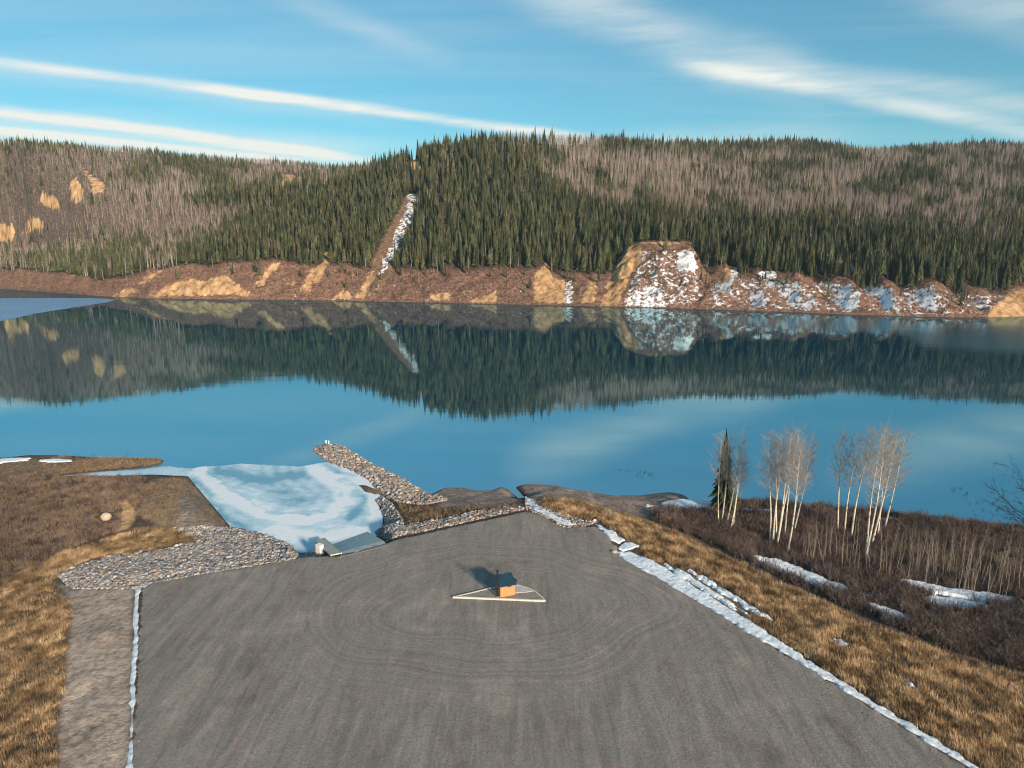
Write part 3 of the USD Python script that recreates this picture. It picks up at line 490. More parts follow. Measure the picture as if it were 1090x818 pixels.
addsnow([[(435, 205), (444, 205), (441, 230), (428, 258), (414, 286), (402, 300), (408, 272), (427, 232)]], 0.64, 2.5)
addsnow([[(398, 318), (396, 312), (404, 300), (406, 306)]], 0.55, 2)
addsnow([[(676, 266), (742, 263), (750, 318), (735, 327), (660, 328), (668, 300)]], 0.54, 3); addsnow([[(718, 268), (742, 266), (744, 288), (722, 291)]], 0.75, 3); addsnow([[(664, 328), (672, 306), (700, 300), (712, 328)]], 0.66, 3)
addsnow([[(756, 300), (776, 294), (830, 296), (1000, 306), (1040, 316), (1080, 314), (1050, 340), (748, 330)]], 0.55, 6)
addsnow([[(772, 286), (784, 284), (790, 297), (774, 300)], [(808, 288), (824, 288), (826, 298), (810, 298)], [(898, 262), (912, 262), (912, 292), (900, 292)]], 0.75, 3)
addsnow([[(596, 300), (614, 296), (612, 324), (600, 324)]], 0.62, 3); addsnow([[(292, 230), (312, 220), (318, 226), (300, 244), (294, 243)]], 0.8, 2)
addsnow([[(410, 296), (640, 300), (640, 326), (400, 322)]], 0.40, 6); addsnow([[(312, 319), (322, 305), (326, 308), (318, 320)]], 0.5, 2)
addsnow([[(990, 300), (1040, 312), (1076, 314), (1052, 338), (975, 336)]], 0.54, 4)
shade_side = np.clip(0.55 - (nrm @ SUN), -0.5, 0.6)                                 # snow lasts on the faces turned from the sun
snow = snow + np.where(snow > 0.2, shade_side * 0.42 * rightm, 0)
snow = np.where(soil > 0.5, np.minimum(snow, 0.3), snow)
base = np.zeros(R.shape + (3,)); base[:] = (0.078, 0.058, 0.046)
pf = inpx([[(540, 150), (1200, 150), (1200, 248), (900, 240), (760, 236), (660, 226), (610, 206), (575, 178)], [(-80, 140), (330, 150), (250, 235), (190, 262), (-80, 285)]], FU, FVV, 10)[..., None]; base = base * (1 - pf) + np.array((0.125, 0.094, 0.078)) * pf
isbank = (R < np.array([np.interp(u_, us, PR[1]) for u_ in us])[:, None] + 4)
bk = sst(R - PR[1][:, None], 10, -6)[..., None]
base = base * (1 - bk) + np.array((0.215, 0.125, 0.088)) * bk
cm = cut[..., None]; base = base * (1 - cm) + np.array((0.22, 0.14, 0.09)) * cm
lowm = (inpx([[(-200, 306), (0, 306), (80, 309), (110, 318), (-200, 318)]], FU, FVV, 3))[..., None] * 0.5; base = base * (1 - lowm) + np.array((0.10, 0.07, 0.06)) * lowm
def far_material():
    n = {'g': ('geometry', {}), 't': ('attribute', {'attribute': 'tint'}), 'so': ('attribute', {'attribute': 'soil'}), 'sn': ('attribute', {'attribute': 'snow'}), 'p': ('principled_bsdf', {'roughness': 0.95, 'specular_ior_level': 0.1})}
    l = []
    n['n1'] = ('noise_texture', {'scale': 0.36, 'detail': 8.0, 'roughness': 0.78}); l += [('g.position', 'n1.vector')]
    n['v1'] = ('rgb_ramp', {'ramp': [(0.38, (0.30, 0.29, 0.31)), (0.47, (0.78, 0.78, 0.80)), (0.55, (1.15, 1.1, 1.05)), (0.64, (1.95, 1.9, 1.9))]}); l += [('n1.fac', 'v1.fac')]
    n['x1'] = ('mix', {'mix_type': 'multiply', 'fac': 1.0}); l += [('t.color', 'x1.color1'), ('v1.color', 'x1.color2')]
    n['ms'] = ('mapping', {'scale': (1.2, 1.0, 0.30)}); l += [('g.position', 'ms.vector')]
    n['n2'] = ('noise_texture', {'scale': 0.16, 'detail': 6.0, 'roughness': 0.65}); l += [('ms.vector', 'n2.vector')]
    n['s1'] = ('math', {'math_type': 'multiply_add', 'value2': 1.5, 'value3': -0.75}); l += [('n2.fac', 's1.value1')]
    n['s2'] = ('math', {'math_type': 'add'}); l += [('s1.value', 's2.value1'), ('so.fac', 's2.value2')]
    n['s3'] = ('map_range', {'clamp': True, 'from_min': 0.38, 'from_max': 0.60}); l += [('s2.value', 's3.value')]
    n['sc'] = ('rgb_ramp', {'ramp': [(0.36, (0.27, 0.145, 0.072)), (0.47, (0.46, 0.265, 0.13)), (0.56, (0.54, 0.33, 0.17)), (0.66, (0.66, 0.45, 0.27))]}); l += [('n2.fac', 'sc.fac')]
    n['x2'] = ('mix', {}); l += [('s3.result', 'x2.fac'), ('x1.color', 'x2.color1'), ('sc.color', 'x2.color2')]
    n['n3'] = ('noise_texture', {'scale': 0.23, 'detail': 6.0, 'roughness': 0.72}); l += [('g.position', 'n3.vector')]
    n['w2'] = ('math', {'math_type': 'multiply_add', 'value2': 1.5, 'value3': -0.75}); l += [('n3.fac', 'w2.value1')]
    n['w3'] = ('math', {'math_type': 'add'}); l += [('w2.value', 'w3.value1'), ('sn.fac', 'w3.value2')]
    n['w4'] = ('map_range', {'clamp': True, 'from_min': 0.58, 'from_max': 0.66}); l += [('w3.value', 'w4.value')]
    n['x3'] = ('mix', {'color2': (0.80, 0.82, 0.85)}); l += [('w4.result', 'x3.fac'), ('x2.color', 'x3.color1'), ('x3.color', 'p.base_color')]
    n['b'] = ('bump', {'strength': 1.0, 'distance': 1.3}); l += [('n1.fac', 'b.height'), ('b.normal', 'p.normal')]
    return usdkit.material(stage, '/World/Looks/hillside', n, l, surface='p.BSDF')
o = obj('hills', (FV.reshape(-1, 3), grid_faces(*R.shape)), far_material(), smooth=True, prim={'tint': base.reshape(-1, 3), 'soil': soil.ravel(), 'snow': np.clip(snow, 0, 1).ravel()}); tag(o, kind='structure', label='reddish cut bank, wooded ridge and hills across the lake')

# ---------------------------------------------------------------- plants: shapes
def spruce_crown(seed, h=1.0, w=0.13, layers=11, pts=7, low=0.06):
    r = np.random.default_rng(seed); parts = []
    for k in range(layers):
        t = k / (layers - 1); z0 = h * (low + (0.93 - low) * t); rad = w * (1 - t) ** 0.85 * r.uniform(0.8, 1.2) + 0.012
        drop = (h * 0.085 + rad * 0.45); n = pts * 2; an = np.arange(n) * 2 * np.pi / n + r.uniform(0, 6)
        rr = np.where(np.arange(n) % 2 == 0, rad, rad * 0.48) * r.uniform(0.72, 1.22, n)
        ring = np.c_[rr * np.cos(an), rr * np.sin(an), z0 - drop * 0.35 * np.where(np.arange(n) % 2 == 0, 1, 0.2) + r.uniform(-.01, .01, n)]
        apex = np.array([[0, 0, z0 + drop]]); v = np.vstack([ring, apex]); f = [[i, (i + 1) % n, n] for i in range(n)]
        parts.append(trimesh.Trimesh(v, f, process=False))
    parts.append(trimesh.Trimesh([[.006, 0, h * .9], [-.004, .005, h * .9], [-.004, -.005, h * .9], [0, 0, h * 1.02]], [[0, 1, 3], [1, 2, 3], [2, 0, 3]], process=False))
    return cat_(parts)
def stick(p, q, w, r):                                       # a thin tapering twig: two crossed slivers
    p, q = np.array(p, float), np.array(q, float); d = q - p; a = np.cross(d, r.normal(size=3)); a *= w / (np.linalg.norm(a) + 1e-9); b = np.cross(d, a); b *= w / (np.linalg.norm(b) + 1e-9)
    return np.array([p - a, p + a, q, p - b, p + b, q])
def sticks_mesh(lst):
    v = np.vstack(lst); return trimesh.Trimesh(v, np.arange(len(v)).reshape(-1, 3), process=False)
def bare_tree(seed, H, trunk_r, start, nb, blen, twigs, tw, up=0.9, sub=2):
    """Trunk (a bent tapering tube) and crown (limbs that climb steeply, each with its twigs)."""
    r = np.random.default_rng(seed); n = 9; t = np.linspace(0, 1, n)
    ph = r.uniform(0, 6, 2); tp = np.c_[np.sin(t * 4 + ph[0]) * H * .010 - np.sin(ph[0]) * H * .010, np.sin(t * 5 + ph[1]) * H * .010 - np.sin(ph[1]) * H * .010, t * H]
    tr = tube(tp, trunk_r * (1 - t * 0.88), 6)
    out = []; limbs = []
    for k in range(nb):
        s = start + (0.985 - start) * ((k + r.uniform(0, 1)) / nb); p = np.array([np.interp(s, t, tp[:, i]) for i in range(3)])
        az = r.uniform(0, 2 * np.pi); L = blen * H * (1.15 - 0.75 * abs((s - start) / (1 - start) - 0.25)) * r.uniform(0.55, 1.15)
        e = up * r.uniform(0.55, 1.25); d = unit([math.cos(az), math.sin(az), e]); m = p + d * L * 0.55; q = m + unit(d + [0, 0, 0.45]) * L * 0.5
        lr = trunk_r * (1 - s * 0.85) * 0.36 * r.uniform(.7, 1.2)
        limbs.append(tube([p, m, q], [lr, lr * .6, lr * .15], 3))
        for _ in range(twigs):
            f = r.uniform(0.25, 1.0); b = p + (m - p) * min(1, f / .55) if f < .55 else m + (q - m) * (f - .55) / .45
            dd = unit(d + r.normal(size=3) * 0.75 + [0, 0, 0.25]); ll = L * r.uniform(0.18, 0.5); c = b + dd * ll
            out.append(stick(b, c, tw, r))
            for _ in range(sub):
                g_ = r.uniform(.3, .95); b2 = b + (c - b) * g_; out.append(stick(b2, b2 + unit(dd + r.normal(size=3) * .8) * ll * r.uniform(.3, .6), tw * .7, r))
    return tr, cat_(limbs + [sticks_mesh(out)])
def tuft(seed, n, h, spread, w, lean=0.35):
    r = np.random.default_rng(seed); v = []
    for _ in range(n):
        b = np.array([r.normal() * spread, r.normal() * spread, -0.05]); az = r.uniform(0, 6.28); L = h * r.uniform(.55, 1.1)
        tip = b + [math.cos(az) * lean * L * r.uniform(.3, 1.3), math.sin(az) * lean * L * r.uniform(.3, 1.3), L]; s = np.array([-math.sin(az), math.cos(az), 0]) * w
        v += [b - s, b + s, tip]
    v = np.array(v); return trimesh.Trimesh(v, np.arange(len(v)).reshape(-1, 3), process=False)
def bush(seed, n, h, spread, w):
    r = np.random.default_rng(seed); lst = []
    for _ in range(n):
        b = np.array([r.normal() * spread * .35, r.normal() * spread * .35, -0.05]); d = unit([r.normal() * .38, r.normal() * .38, 1]); L = h * r.uniform(.55, 1.1); q = b + d * L; lst.append(stick(b, q, w, r))
        for _ in range(3):
            g_ = r.uniform(.35, .95); c = b + (q - b) * g_; lst.append(stick(c, c + unit(d + r.normal(size=3) * .5) * L * r.uniform(.2, .4), w * .7, r))
    return sticks_mesh(lst)
def stone(seed, sub=1):
    s = trimesh.creation.icosphere(sub, 0.5); r = np.random.default_rng(seed); v = s.vertices * r.uniform(0.7, 1.15, 3)
    v *= (0.72 + 0.56 * meshkit.noise(v * 2.2 + seed * 3.1, seed))[:, None]; return trimesh.Trimesh(v, s.faces, process=False)

UsdGeom.Scope.Define(stage, '/World/Looks')
def klass(name):
    return stage.CreateClassPrim('/' + name)
def model(name, parts):                                      # a tree with its parts, kept as a class prim that every copy refers to
    p = klass(name); UsdGeom.Xform.Define(stage, p.GetPath()); p.SetSpecifier(Sdf.SpecifierClass)
    for nm, mesh, mat, sm in parts: usdkit.mesh(stage, f'/{name}/{nm}', mesh, mat, smooth=sm)
    return '/' + name
def instancer(name, protos, pos, idx, scl, rz, label, tilt=None):
    """protos: list of lists of (part name, mesh, material)."""
    path = '/World/' + numbered('/World/' + name).split('/')[-1]
    pi = UsdGeom.PointInstancer.Define(stage, path); tgt = []
    for k, parts in enumerate(protos):
        x = UsdGeom.Xform.Define(stage, f'{path}/shapes/shape_{k:03d}')
        for nm, mesh, mat in parts: usdkit.mesh(stage, f'{path}/shapes/shape_{k:03d}/{nm}', mesh, mat)
        tgt.append(x.GetPath())
    pi.CreatePrototypesRel().SetTargets(tgt)
    pi.CreateProtoIndicesAttr(Vt.IntArray.FromNumpy(np.asarray(idx, np.int32)))
    pi.CreatePositionsAttr(Vt.Vec3fArray.FromNumpy(np.asarray(pos, np.float32)))
    pi.CreateScalesAttr(Vt.Vec3fArray.FromNumpy(np.asarray(scl, np.float32)))
    h = np.asarray(rz) / 2; q = np.zeros((len(h), 4)); q[:, 0] = np.cos(h); q[:, 3] = np.sin(h)
    if tilt is not None:
        a = np.asarray(tilt) / 2; qt = np.stack([np.cos(a[:, 0]), np.sin(a[:, 0]), np.zeros(len(a)), np.zeros(len(a))], 1)
        w, x_, z_ = q[:, 0], qt[:, 1], q[:, 3]; q = np.stack([w * qt[:, 0], w * x_, z_ * x_, z_ * qt[:, 0]], 1)
    pi.CreateOrientationsAttr(Vt.QuathArray([Gf.Quath(float(a[0]), float(a[1]), float(a[2]), float(a[3])) for a in q]))
    tag(pi, label, None, None, 'stuff'); return pi

# ---------------------------------------------------------------- the forest across the lake
SP = [model(f'spruce_shape_{k}', [('trunk', tube([[0, 0, -.03], [0, 0, .5], [0, 0, .95]], [.012, .008, .002], 5), M['bark_dark'], False), ('crown', spruce_crown(100 + k, 1.0, SPW[k], 11, 7, SPL[k]), SPM[k], False)]) for k in range(6)]
AS = []
for k in range(4):
    tr, cr = bare_tree(200 + k, 1.0, 0.0105, [.34, .42, .28, .38][k], 15, .165, 4, 0.0042, up=1.0, sub=2); tr.apply_translation((0, 0, -.02))
    AS.append((tr, cr))
ASP = [model(f'aspen_shape_{k}', [('trunk', a[0], M['far_trunk'], False), ('crown', a[1], M['far_twigs'], False)]) for k, a in enumerate(AS)]
def far_z(x, y):                                             # height of the far ground
    a = x / y; r = np.hypot(x, y); i = np.clip((a - aa[0]) / (aa[1] - aa[0]), 0, len(aa) - 1.001); i0 = i.astype(int); fi = i - i0
    s = r - np.interp(a, aa, PR[0]); j = np.clip(np.interp(s, srel, np.arange(len(srel))), 0, len(srel) - 1.001); j0 = j.astype(int); fj = j - j0
    g_ = lambda A: A[i0, j0] * (1 - fi) * (1 - fj) + A[i0 + 1, j0] * fi * (1 - fj) + A[i0, j0 + 1] * (1 - fi) * fj + A[i0 + 1, j0 + 1] * fi * fj
    return g_(Z), g_(soil), g_(snow), g_(cut), s
HORIZ = np.maximum.accumulate((Z - HC) / R, axis=1)           # what stands nearer hides what lies behind
def sample(n, r0, r1):
    a = rng.uniform(aa[4], aa[-4], n); r = np.sqrt(rng.uniform(r0 ** 2, r1 ** 2, n)); d = np.sqrt(1 + a * a); return r * a / d, r / d
pts = []
for r0, r1, dens in ((480, 1080, 1 / 16.0), (1080, 1800, 1 / 22.0)):
    n = int((math.atan(aa[-4]) - math.atan(aa[4])) / 2 * (r1 ** 2 - r0 ** 2) * dens); x, y = sample(n, r0, r1); pts.append(np.c_[x, y])
pts = np.vstack(pts); x, y = pts.T
z, so, sn, ct, s = far_z(x, y); r = np.hypot(x, y); a = x / y
bt_r = np.interp(a, aa, PR[1])
u, v = proj(np.stack([x, y, z], -1))
hz = HORIZ[np.clip(np.searchsorted(aa, a), 0, len(aa) - 1), np.clip(np.searchsorted(srel, s) - 2, 0, len(srel) - 1)]
ok = (r > bt_r + 2 + (nz(x, y, 20, 51) - .5) * 22) & (so < 0.35) & (ct < 0.3) & ((z + 24 - HC) / r > hz) & (u > -60) & (u < 1150) & ~((sn > 0.72) & (rng.random(len(x)) < .7))
ok |= (r > bt_r - 45) & (r < bt_r + 2) & (so < .3) & (z > 8) & (rng.random(len(x)) < 0.05) & (u > 120) & (u < 1150)
x, y, z, r, u, v, s, bt_r = [q[ok] for q in (x, y, z, r, u, v, s, bt_r)]
n1, n2 = nz(x, y, 70, 52, 3), nz(x, y, 22, 53, 3)
P = np.full(len(x), 0.36)                                     # share of spruces
def setp(poly, val, soft=10):
    m = inpx([poly], u, v, soft); P[:] = P * (1 - m) + val * m
setp([(560, 150), (1200, 150), (1200, 246), (900, 240), (760, 236), (660, 226), (610, 206), (580, 176)], 0.16, 8)
setp([(180, 292), (330, 194), (400, 172), (450, 160), (520, 150), (562, 172), (600, 208), (660, 230), (760, 240), (900, 244), (1200, 250), (1200, 330), (740, 310), (600, 300), (400, 300)], 0.93, 7)
setp([(850, 228), (1200, 236), (1200, 285), (1000, 262), (880, 250)], 0.62, 6)
setp([(-80, 215), (70, 222), (130, 216), (190, 218), (242, 232), (240, 246), (200, 258), (100, 248), (-80, 240)], 0.02, 4)
setp([(110, 212), (180, 202), (260, 205), (310, 208), (300, 222), (240, 228), (180, 214)], 0.88, 5)
setp([(30, 248), (110, 252), (200, 262), (190, 290), (110, 305), (30, 285)], 0.52, 6); setp([(-80, 255), (20, 255), (20, 290), (-80, 290)], 0.2, 6)
setp([(-80, 150), (400, 150), (400, 185), (240, 190), (-80, 176)], 0.28, 8); setp([(760, 145), (870, 145), (880, 168), (770, 172)], 0.6, 6); setp([(640, 160), (730, 160), (720, 190), (650, 190)], .38, 8)
upr = inpx([[(540, 150), (1200, 150), (1200, 248), (900, 240), (760, 236), (660, 226), (610, 206), (575, 178)]], u, v, 8)
c1, c2 = nz(x, y, 45, 55, 3), nz(x, y, 90, 56, 2)
clump = np.maximum(sst(c1 * .7 + c2 * .3, .50, .60), .75 * inpx([[(640, 140), (880, 140), (880, 163), (760, 166), (640, 163)]], u, v, 4)); P = P * (1 - upr) + upr * (0.07 + .78 * clump)
upl = inpx([[(-80, 140), (420, 150), (400, 190), (300, 205), (190, 214), (70, 218), (-80, 214)]], u, v, 8); P = P * (1 - upl) + upl * (0.10 + .72 * sst(c1 * .6 + c2 * .4, .47, .57))
P = np.clip(P + (n1 - .5) * 1.5 * np.minimum(P, 1 - P) * 2 + (n2 - .5) * 1.0 * np.minimum(P, 1 - P) * 2, 0, 1)
is_sp = rng.random(len(x)) < P
atbank = r < bt_r + 2
h = np.where(is_sp, rng.normal(19.5, 6.2, len(x)), rng.normal(17.5, 3.2, len(x))); h = np.clip(h * np.where(r > 1080, 0.88, 1.0) * np.where(r > 1600, .8, 1) * np.where((r > 1280) & (u < 420), .62, 1) * np.where((r > 1480) & (u > 900), .75, 1), 5, 31) * np.where(atbank, .6, 1)
def spread(mask, shapes, protos, name, lab_far, labels, cat, group):
    k = np.flatnonzero(mask); size = h[k] / r[k]; inview = (u[k] > 4) & (u[k] < 1086)
    near = k[inview][np.argsort(-size[inview] + 0.002 * rng.random(inview.sum()))[:290]]
    for j in near:
        lab = labels(u[j]); q = rng.integers(len(shapes)); w = h[j] * rng.uniform(.85, 1.2)
        thing(name, lab, cat, (x[j], y[j], z[j] - .2), rng.uniform(0, 360), group + ', ' + lab.split(', ')[-1] if False else group, scale=(w, w, h[j]), ref=shapes[q])
    rest = np.setdiff1d(k, near); n = len(rest); w = h[rest] * rng.uniform(.85, 1.25, n)
    instancer('woods', protos, np.c_[x[rest], y[rest], z[rest] - .2], rng.integers(0, len(protos), n), np.c_[w, w, h[rest]], rng.uniform(0, 6.28, n), lab_far)
def sp_label(uu):
    for lim, t in ((200, 'tall dark spruce at the far left foot of the wooded ridge'), (385, 'tall dark spruce above the bank left of the snowy cutline'), (560, 'tall dark spruce above the red bank right of the snowy cutline'), (660, 'tall dark spruce above the bank just left of the snow-flecked bluff'), (760, 'tall dark spruce on and around the snow-flecked bluff')):
        if uu < lim: return t
    for lim, t in ((830, 'tall dark spruce just right of the snow-flecked bluff'), (905, 'tall dark spruce above the middle of the snowy gullied bank'), (985, 'tall dark spruce above the right half of the snowy gullied bank')):
        if uu < lim: return t
    return 'tall dark spruce at the far right, above the last snow of the bank'
def as_label(uu):
    if uu < 200: return 'bare grey aspen low on the far left shore'
    if uu < 660: return 'bare grey aspen among the spruces of the wooded ridge'
    for lim, t in ((760, 'bare grey aspen behind the spruces over the snow-flecked bluff'), (850, 'bare grey aspen behind the spruces right of the bluff'), (930, 'bare grey aspen behind the spruces over the middle of the snowy bank'), (1010, 'bare grey aspen behind the spruces over the right half of the snowy bank')):
        if uu < lim: return t
    return 'bare grey aspen at the far right of the wooded hillside'
spread(is_sp, SP, [[('trunk', tube([[0, 0, -.03], [0, 0, .95]], [.012, .002], 4), M['bark_dark']), ('crown', spruce_crown(100 + k, 1.0, SPW[k], 11, 7, SPL[k]), SPM[k])] for k in range(6)],
       'spruce_tree', 'dense spruce woods covering the ridge across the lake', sp_label, 'spruce', 'spruces along the far bank')
spread(~is_sp, ASP, [[('trunk', t_, M['far_trunk']), ('crown', c_, M['far_twigs'])] for t_, c_ in AS], 'aspen_tree', 'bare grey-brown aspen woods on the hills across the lake', as_label, 'aspen', 'aspens along the far bank')
# low brush and fallen stems on the far bank
xb, yb = sample(60000, 420, 900); zb, sob, snb, ctb, sb = far_z(xb, yb); rb = np.hypot(xb, yb); btb = np.interp(xb / yb, aa, PR[1]); ub, vb_ = proj(np.stack([xb, yb, zb], -1))
kb = (sb > 3) & (rb < btb + 6) & (zb > .6) & (sob < .3) & (ub > -30) & (ub < 1120) & (rng.random(len(xb)) < 0.5)
kb = np.flatnonzero(kb); nb_ = len(kb); sc = rng.uniform(1.4, 4.2, nb_)
M['bank_brush'] = plain('bank_brush', (0.16, 0.098, 0.08), var=0.6, scale=0.15, rough=.95, spec=.1)
instancer('brush', [[('stems', bush(300 + k, 9, 1.0, 1.0, .03), M['bank_brush'])] for k in range(3)] + [[('stems', bush(309, 4, 1.0, 1.6, .06), M['far_trunk'])]], np.c_[xb[kb], yb[kb], zb[kb]], np.where(rng.random(nb_) < .06, 3, rng.integers(0, 3, nb_)), np.c_[sc, sc, sc * rng.uniform(.5, 1, nb_)], rng.uniform(0, 6.28, nb_), 'reddish low brush and slash on the cut bank across the lake')

# ---------------------------------------------------------------- near plants
def scatter(polys, dens, margin=0.0, avoid=()):
    pg = [Polygon(p).buffer(0) for p in polys]; mu = np.array([q.bounds for q in pg])
    a, b = rng.uniform(-140, 168, 425000), rng.uniform(48, 215, 425000)
    zz = ground_z(a, b); uu, vv = proj(np.stack([a, b, zz], -1)); uu = uu + (nz(a, b, 3, 61) - .5) * 9; vv = vv + (nz(a, b, 3, 62) - .5) * 6
    k = inpx(polys, uu, vv) > .5; k &= (uu > -300) & (uu < 1400) & (vv < 960) & (sdist(LOT, a, b) < -0.6) & (zz > 0.12) & (inpx([Z_PATH, [(103, 546), (123, 546), (123, 560), (103, 560)]], uu, vv) < .5); k &= rng.random(len(a)) < dens / 8.33 * 1.0
    if k.any(): q = np.flatnonzero(k); k[q[shapely.contains_xy(SNOWALL, a[q], b[q])]] = False
    return a[k], b[k], zz[k], uu[k], vv[k]
def plants(name, polys, dens, protos, lo, hi, label, clump=None):
    a, b, zz, uu, vv = scatter(polys, dens)
    if clump:
        q = nz(a, b, clump[0], clump[1], 3); k = rng.random(len(a)) < sst(q, clump[2], clump[3]) * .9 + .1; a, b, zz = a[k], b[k], zz[k]
    n = len(a); s_ = rng.uniform(lo, hi, n) * (0.7 + 0.6 * nz(a, b, 6, 77, 3))
    instancer(name, protos, np.c_[a, b, zz], rng.integers(0, len(protos), n), np.c_[s_, s_, s_], rng.uniform(0, 6.28, n), label)
    return n
cnt = {}
cnt['gold_r'] = plants('grass', [Z_GOLD_R], 7.0, [[('blades', tuft(400 + k, 22, 1.0, .30, .035, .55), M['gold'])] for k in range(4)], .45, 1.15, 'tall golden dry grass on the slope right of the lot', (5, 71, .25, .5))
cnt['gold_l'] = plants('grass', [Z_GOLD_L], 6.5, [[('blades', tuft(410 + k, 20, 1.0, .30, .035, .5), M['gold'])] for k in range(3)], .35, .95, 'golden dry grass along the left side of the lot', (5, 72, .36, .56))
cnt['straw'] = plants('grass', [Z_BRUSH_L, Z_SPIT, Z_GRASS_M, Z_SOIL[:3] + Z_SOIL[4:], Z_GOLD_L], 2.6, [[('blades', tuft(420 + k, 16, 1.0, .34, .045, .45), M['straw'])] for k in range(3)], .4, .9, 'brown dry grass on the low ground left of the lot', (6, 73, .3, .6))
cnt['straw_r'] = plants('grass', [Z_BRUSH_R, Z_GOLD_R], 2.4, [[('blades', tuft(430 + k, 18, 1.0, .32, .03, .5), M['straw'])] for k in range(3)], .5, 1.1, 'brown dry grass under the shrubs by the right shore', (6, 74, .4, .62))
cnt['brush_r'] = plants('shrubbery', [Z_BRUSH_R], 2.2, [[('stems', bush(440 + k, 16, 1.7, 1.1, .032), M['brush'] if k % 2 else M['brush_red'])] for k in range(4)], .7, 1.5, 'purple-brown leafless shrubs on the flat by the right shore', (9, 75, .25, .5))
cnt['brush_l'] = plants('shrubbery', [Z_BRUSH_L, Z_BRUSH_L1], 2.0, [[('stems', bush(450 + k, 14, 1.2, 1.0, .03), [M['brush'], M['brush_red'], M['straw'], M['dark_twigs']][k])] for k in range(4)], .6, 1.3, 'dark leafless shrubs on the low ground by the left shore', (9, 76, .25, .5))
cnt['brush_mix'] = plants('shrubbery', [[(950, 660), (1090, 650), (1300, 700), (1300, 780), (1090, 716), (1000, 690)], [(690, 552), (760, 548), (800, 575), (800, 596), (740, 572)]], 1.6, [[('stems', bush(460 + k, 16, 1.5, 1.1, .025), M['straw'])] for k in range(3)], .7, 1.3, 'tan leafless shrubs between the golden slope and the thicket')
# drowned brush standing in the shallows
fx, fy = rng.uniform(-140, 150, 60000), rng.uniform(110, 260, 60000); fu, fv = proj(np.stack([fx, fy, np.zeros_like(fx)], -1))
fk = inpx([[(-40, 478), (60, 481), (130, 482), (165, 484), (185, 494), (170, 488), (60, 485), (-40, 489)], [(985, 505), (1090, 512), (1090, 528), (1000, 524)], [(968, 506), (1010, 508), (1040, 516), (1000, 519)], [(650, 500), (672, 498), (700, 506), (676, 512)], [(1020, 520), (1090, 528), (1090, 560), (1030, 552)]], fu, fv) > .5
fk &= (nz(fx, fy, 7, 81) > .54) & (rng.random(len(fx)) < .16); fk = np.flatnonzero(fk); n = len(fk)
instancer('flooded_brush', [[('stems', bush(470 + k, 7, 1.0, 1.0, .03), M['dark_twigs'])] for k in range(3)], np.c_[fx[fk], fy[fk], np.full(n, -.1)], rng.integers(0, 3, n), np.repeat(rng.uniform(.35, .9, n)[:, None], 3, 1), rng.uniform(0, 6.28, n), 'dark brush tips standing in the shallow lake water')

# ---------------------------------------------------------------- riprap
def riprap(polys, dens, lo, hi, grey, label, seed, poly_world=None, zadd=0.0):
    a, b = rng.uniform(-110, 80, 500000), rng.uniform(85, 260, 500000); zz = ground_z(a, b); uu, vv = proj(np.stack([a, b, zz], -1))
    k = inpx(polys, uu + (nz(a, b, 2.5, 91) - .5) * 5, vv + (nz(a, b, 2.5, 92) - .5) * 3) > .5 if poly_world is None else sdist(poly_world, a, b) > -.4
    k &= (zz > -.5) & (rng.random(len(a)) < dens / 15.0); k = np.flatnonzero(k); n = len(k); s_ = rng.uniform(lo, hi, n) ** 1.0 * np.where(rng.random(n) < .06, 1.7, 1.0)
    protos = []
    for q in range(6): protos.append([('stone', stone(seed + q), M[f'rockg{q}' if grey else f'rock{q}'])])
    protos += [[('stone', stone(seed + 6 + q), M[f'rock{q}' if grey else f'rockg{q}'])] for q in range(3)]
    instancer('riprap', protos, np.c_[a[k], b[k], zz[k] + s_ * .12 + zadd], rng.integers(0, 9, n), np.c_[s_, s_ * rng.uniform(.7, 1.2, n), s_ * rng.uniform(.55, .9, n)], rng.uniform(0, 6.28, n), label, tilt=np.c_[rng.uniform(-.6, .6, n)])
    return n
cnt['r1'] = riprap([Z_ROCK_L], 15, .24, .62, True, 'pale grey and tan riprap stones spread beside the frozen inlet', 500)
cnt['r2'] = riprap([], 14, .38, .95, False, 'brown riprap stones heaped along the jetty', 520, JETTY)
cnt['r3'] = riprap([[(414, 577), (424, 571), (480, 559.5), (556, 543), (558, 540), (540, 540), (510, 544), (470, 553), (438, 558), (424, 563)]], 14, .30, .68, False, 'warm tan riprap band along the far edge of the lot', 540)
cnt['r4'] = riprap([[(394, 567), (414, 577), (430, 565), (428, 552), (418, 538), (407, 529), (401, 533), (410, 550), (408, 563)]], 15, .28, .62, True, 'blue-grey riprap between the ice and the jetty', 560)
cnt['r5'] = riprap([Z_ROCK_R], 12, .28, .6, True, 'grey riprap lining the ditch at the far corner of the lot', 580)
cnt['r6'] = riprap([[(140, 627), (200, 614.5), (260, 605), (322, 594), (328, 590), (260, 601), (200, 610), (148, 622)]], 8, .3, .55, True, 'dark small stones edging the left rear of the lot', 600)

# loose stones spilt over the lot
a, b = rng.uniform(-60, 75, 5200), rng.uniform(48, 165, 5200); d_ = sdist(LOT, a, b); k = np.flatnonzero((d_ > .2) & (rng.random(5200) < np.where(d_ < 3, .8, .10))); n = len(k); s_ = rng.uniform(.08, .26, n)
instancer('loose_stones', [[('stone', stone(620 + q), M[f'rock{q}'])] for q in range(4)], np.c_[a[k], b[k], np.full(n, ZL + .03)], rng.integers(0, 4, n), np.c_[s_, s_, s_ * .7], rng.uniform(0, 6.28, n), 'loose stones spilt along the edges of the gravel lot')
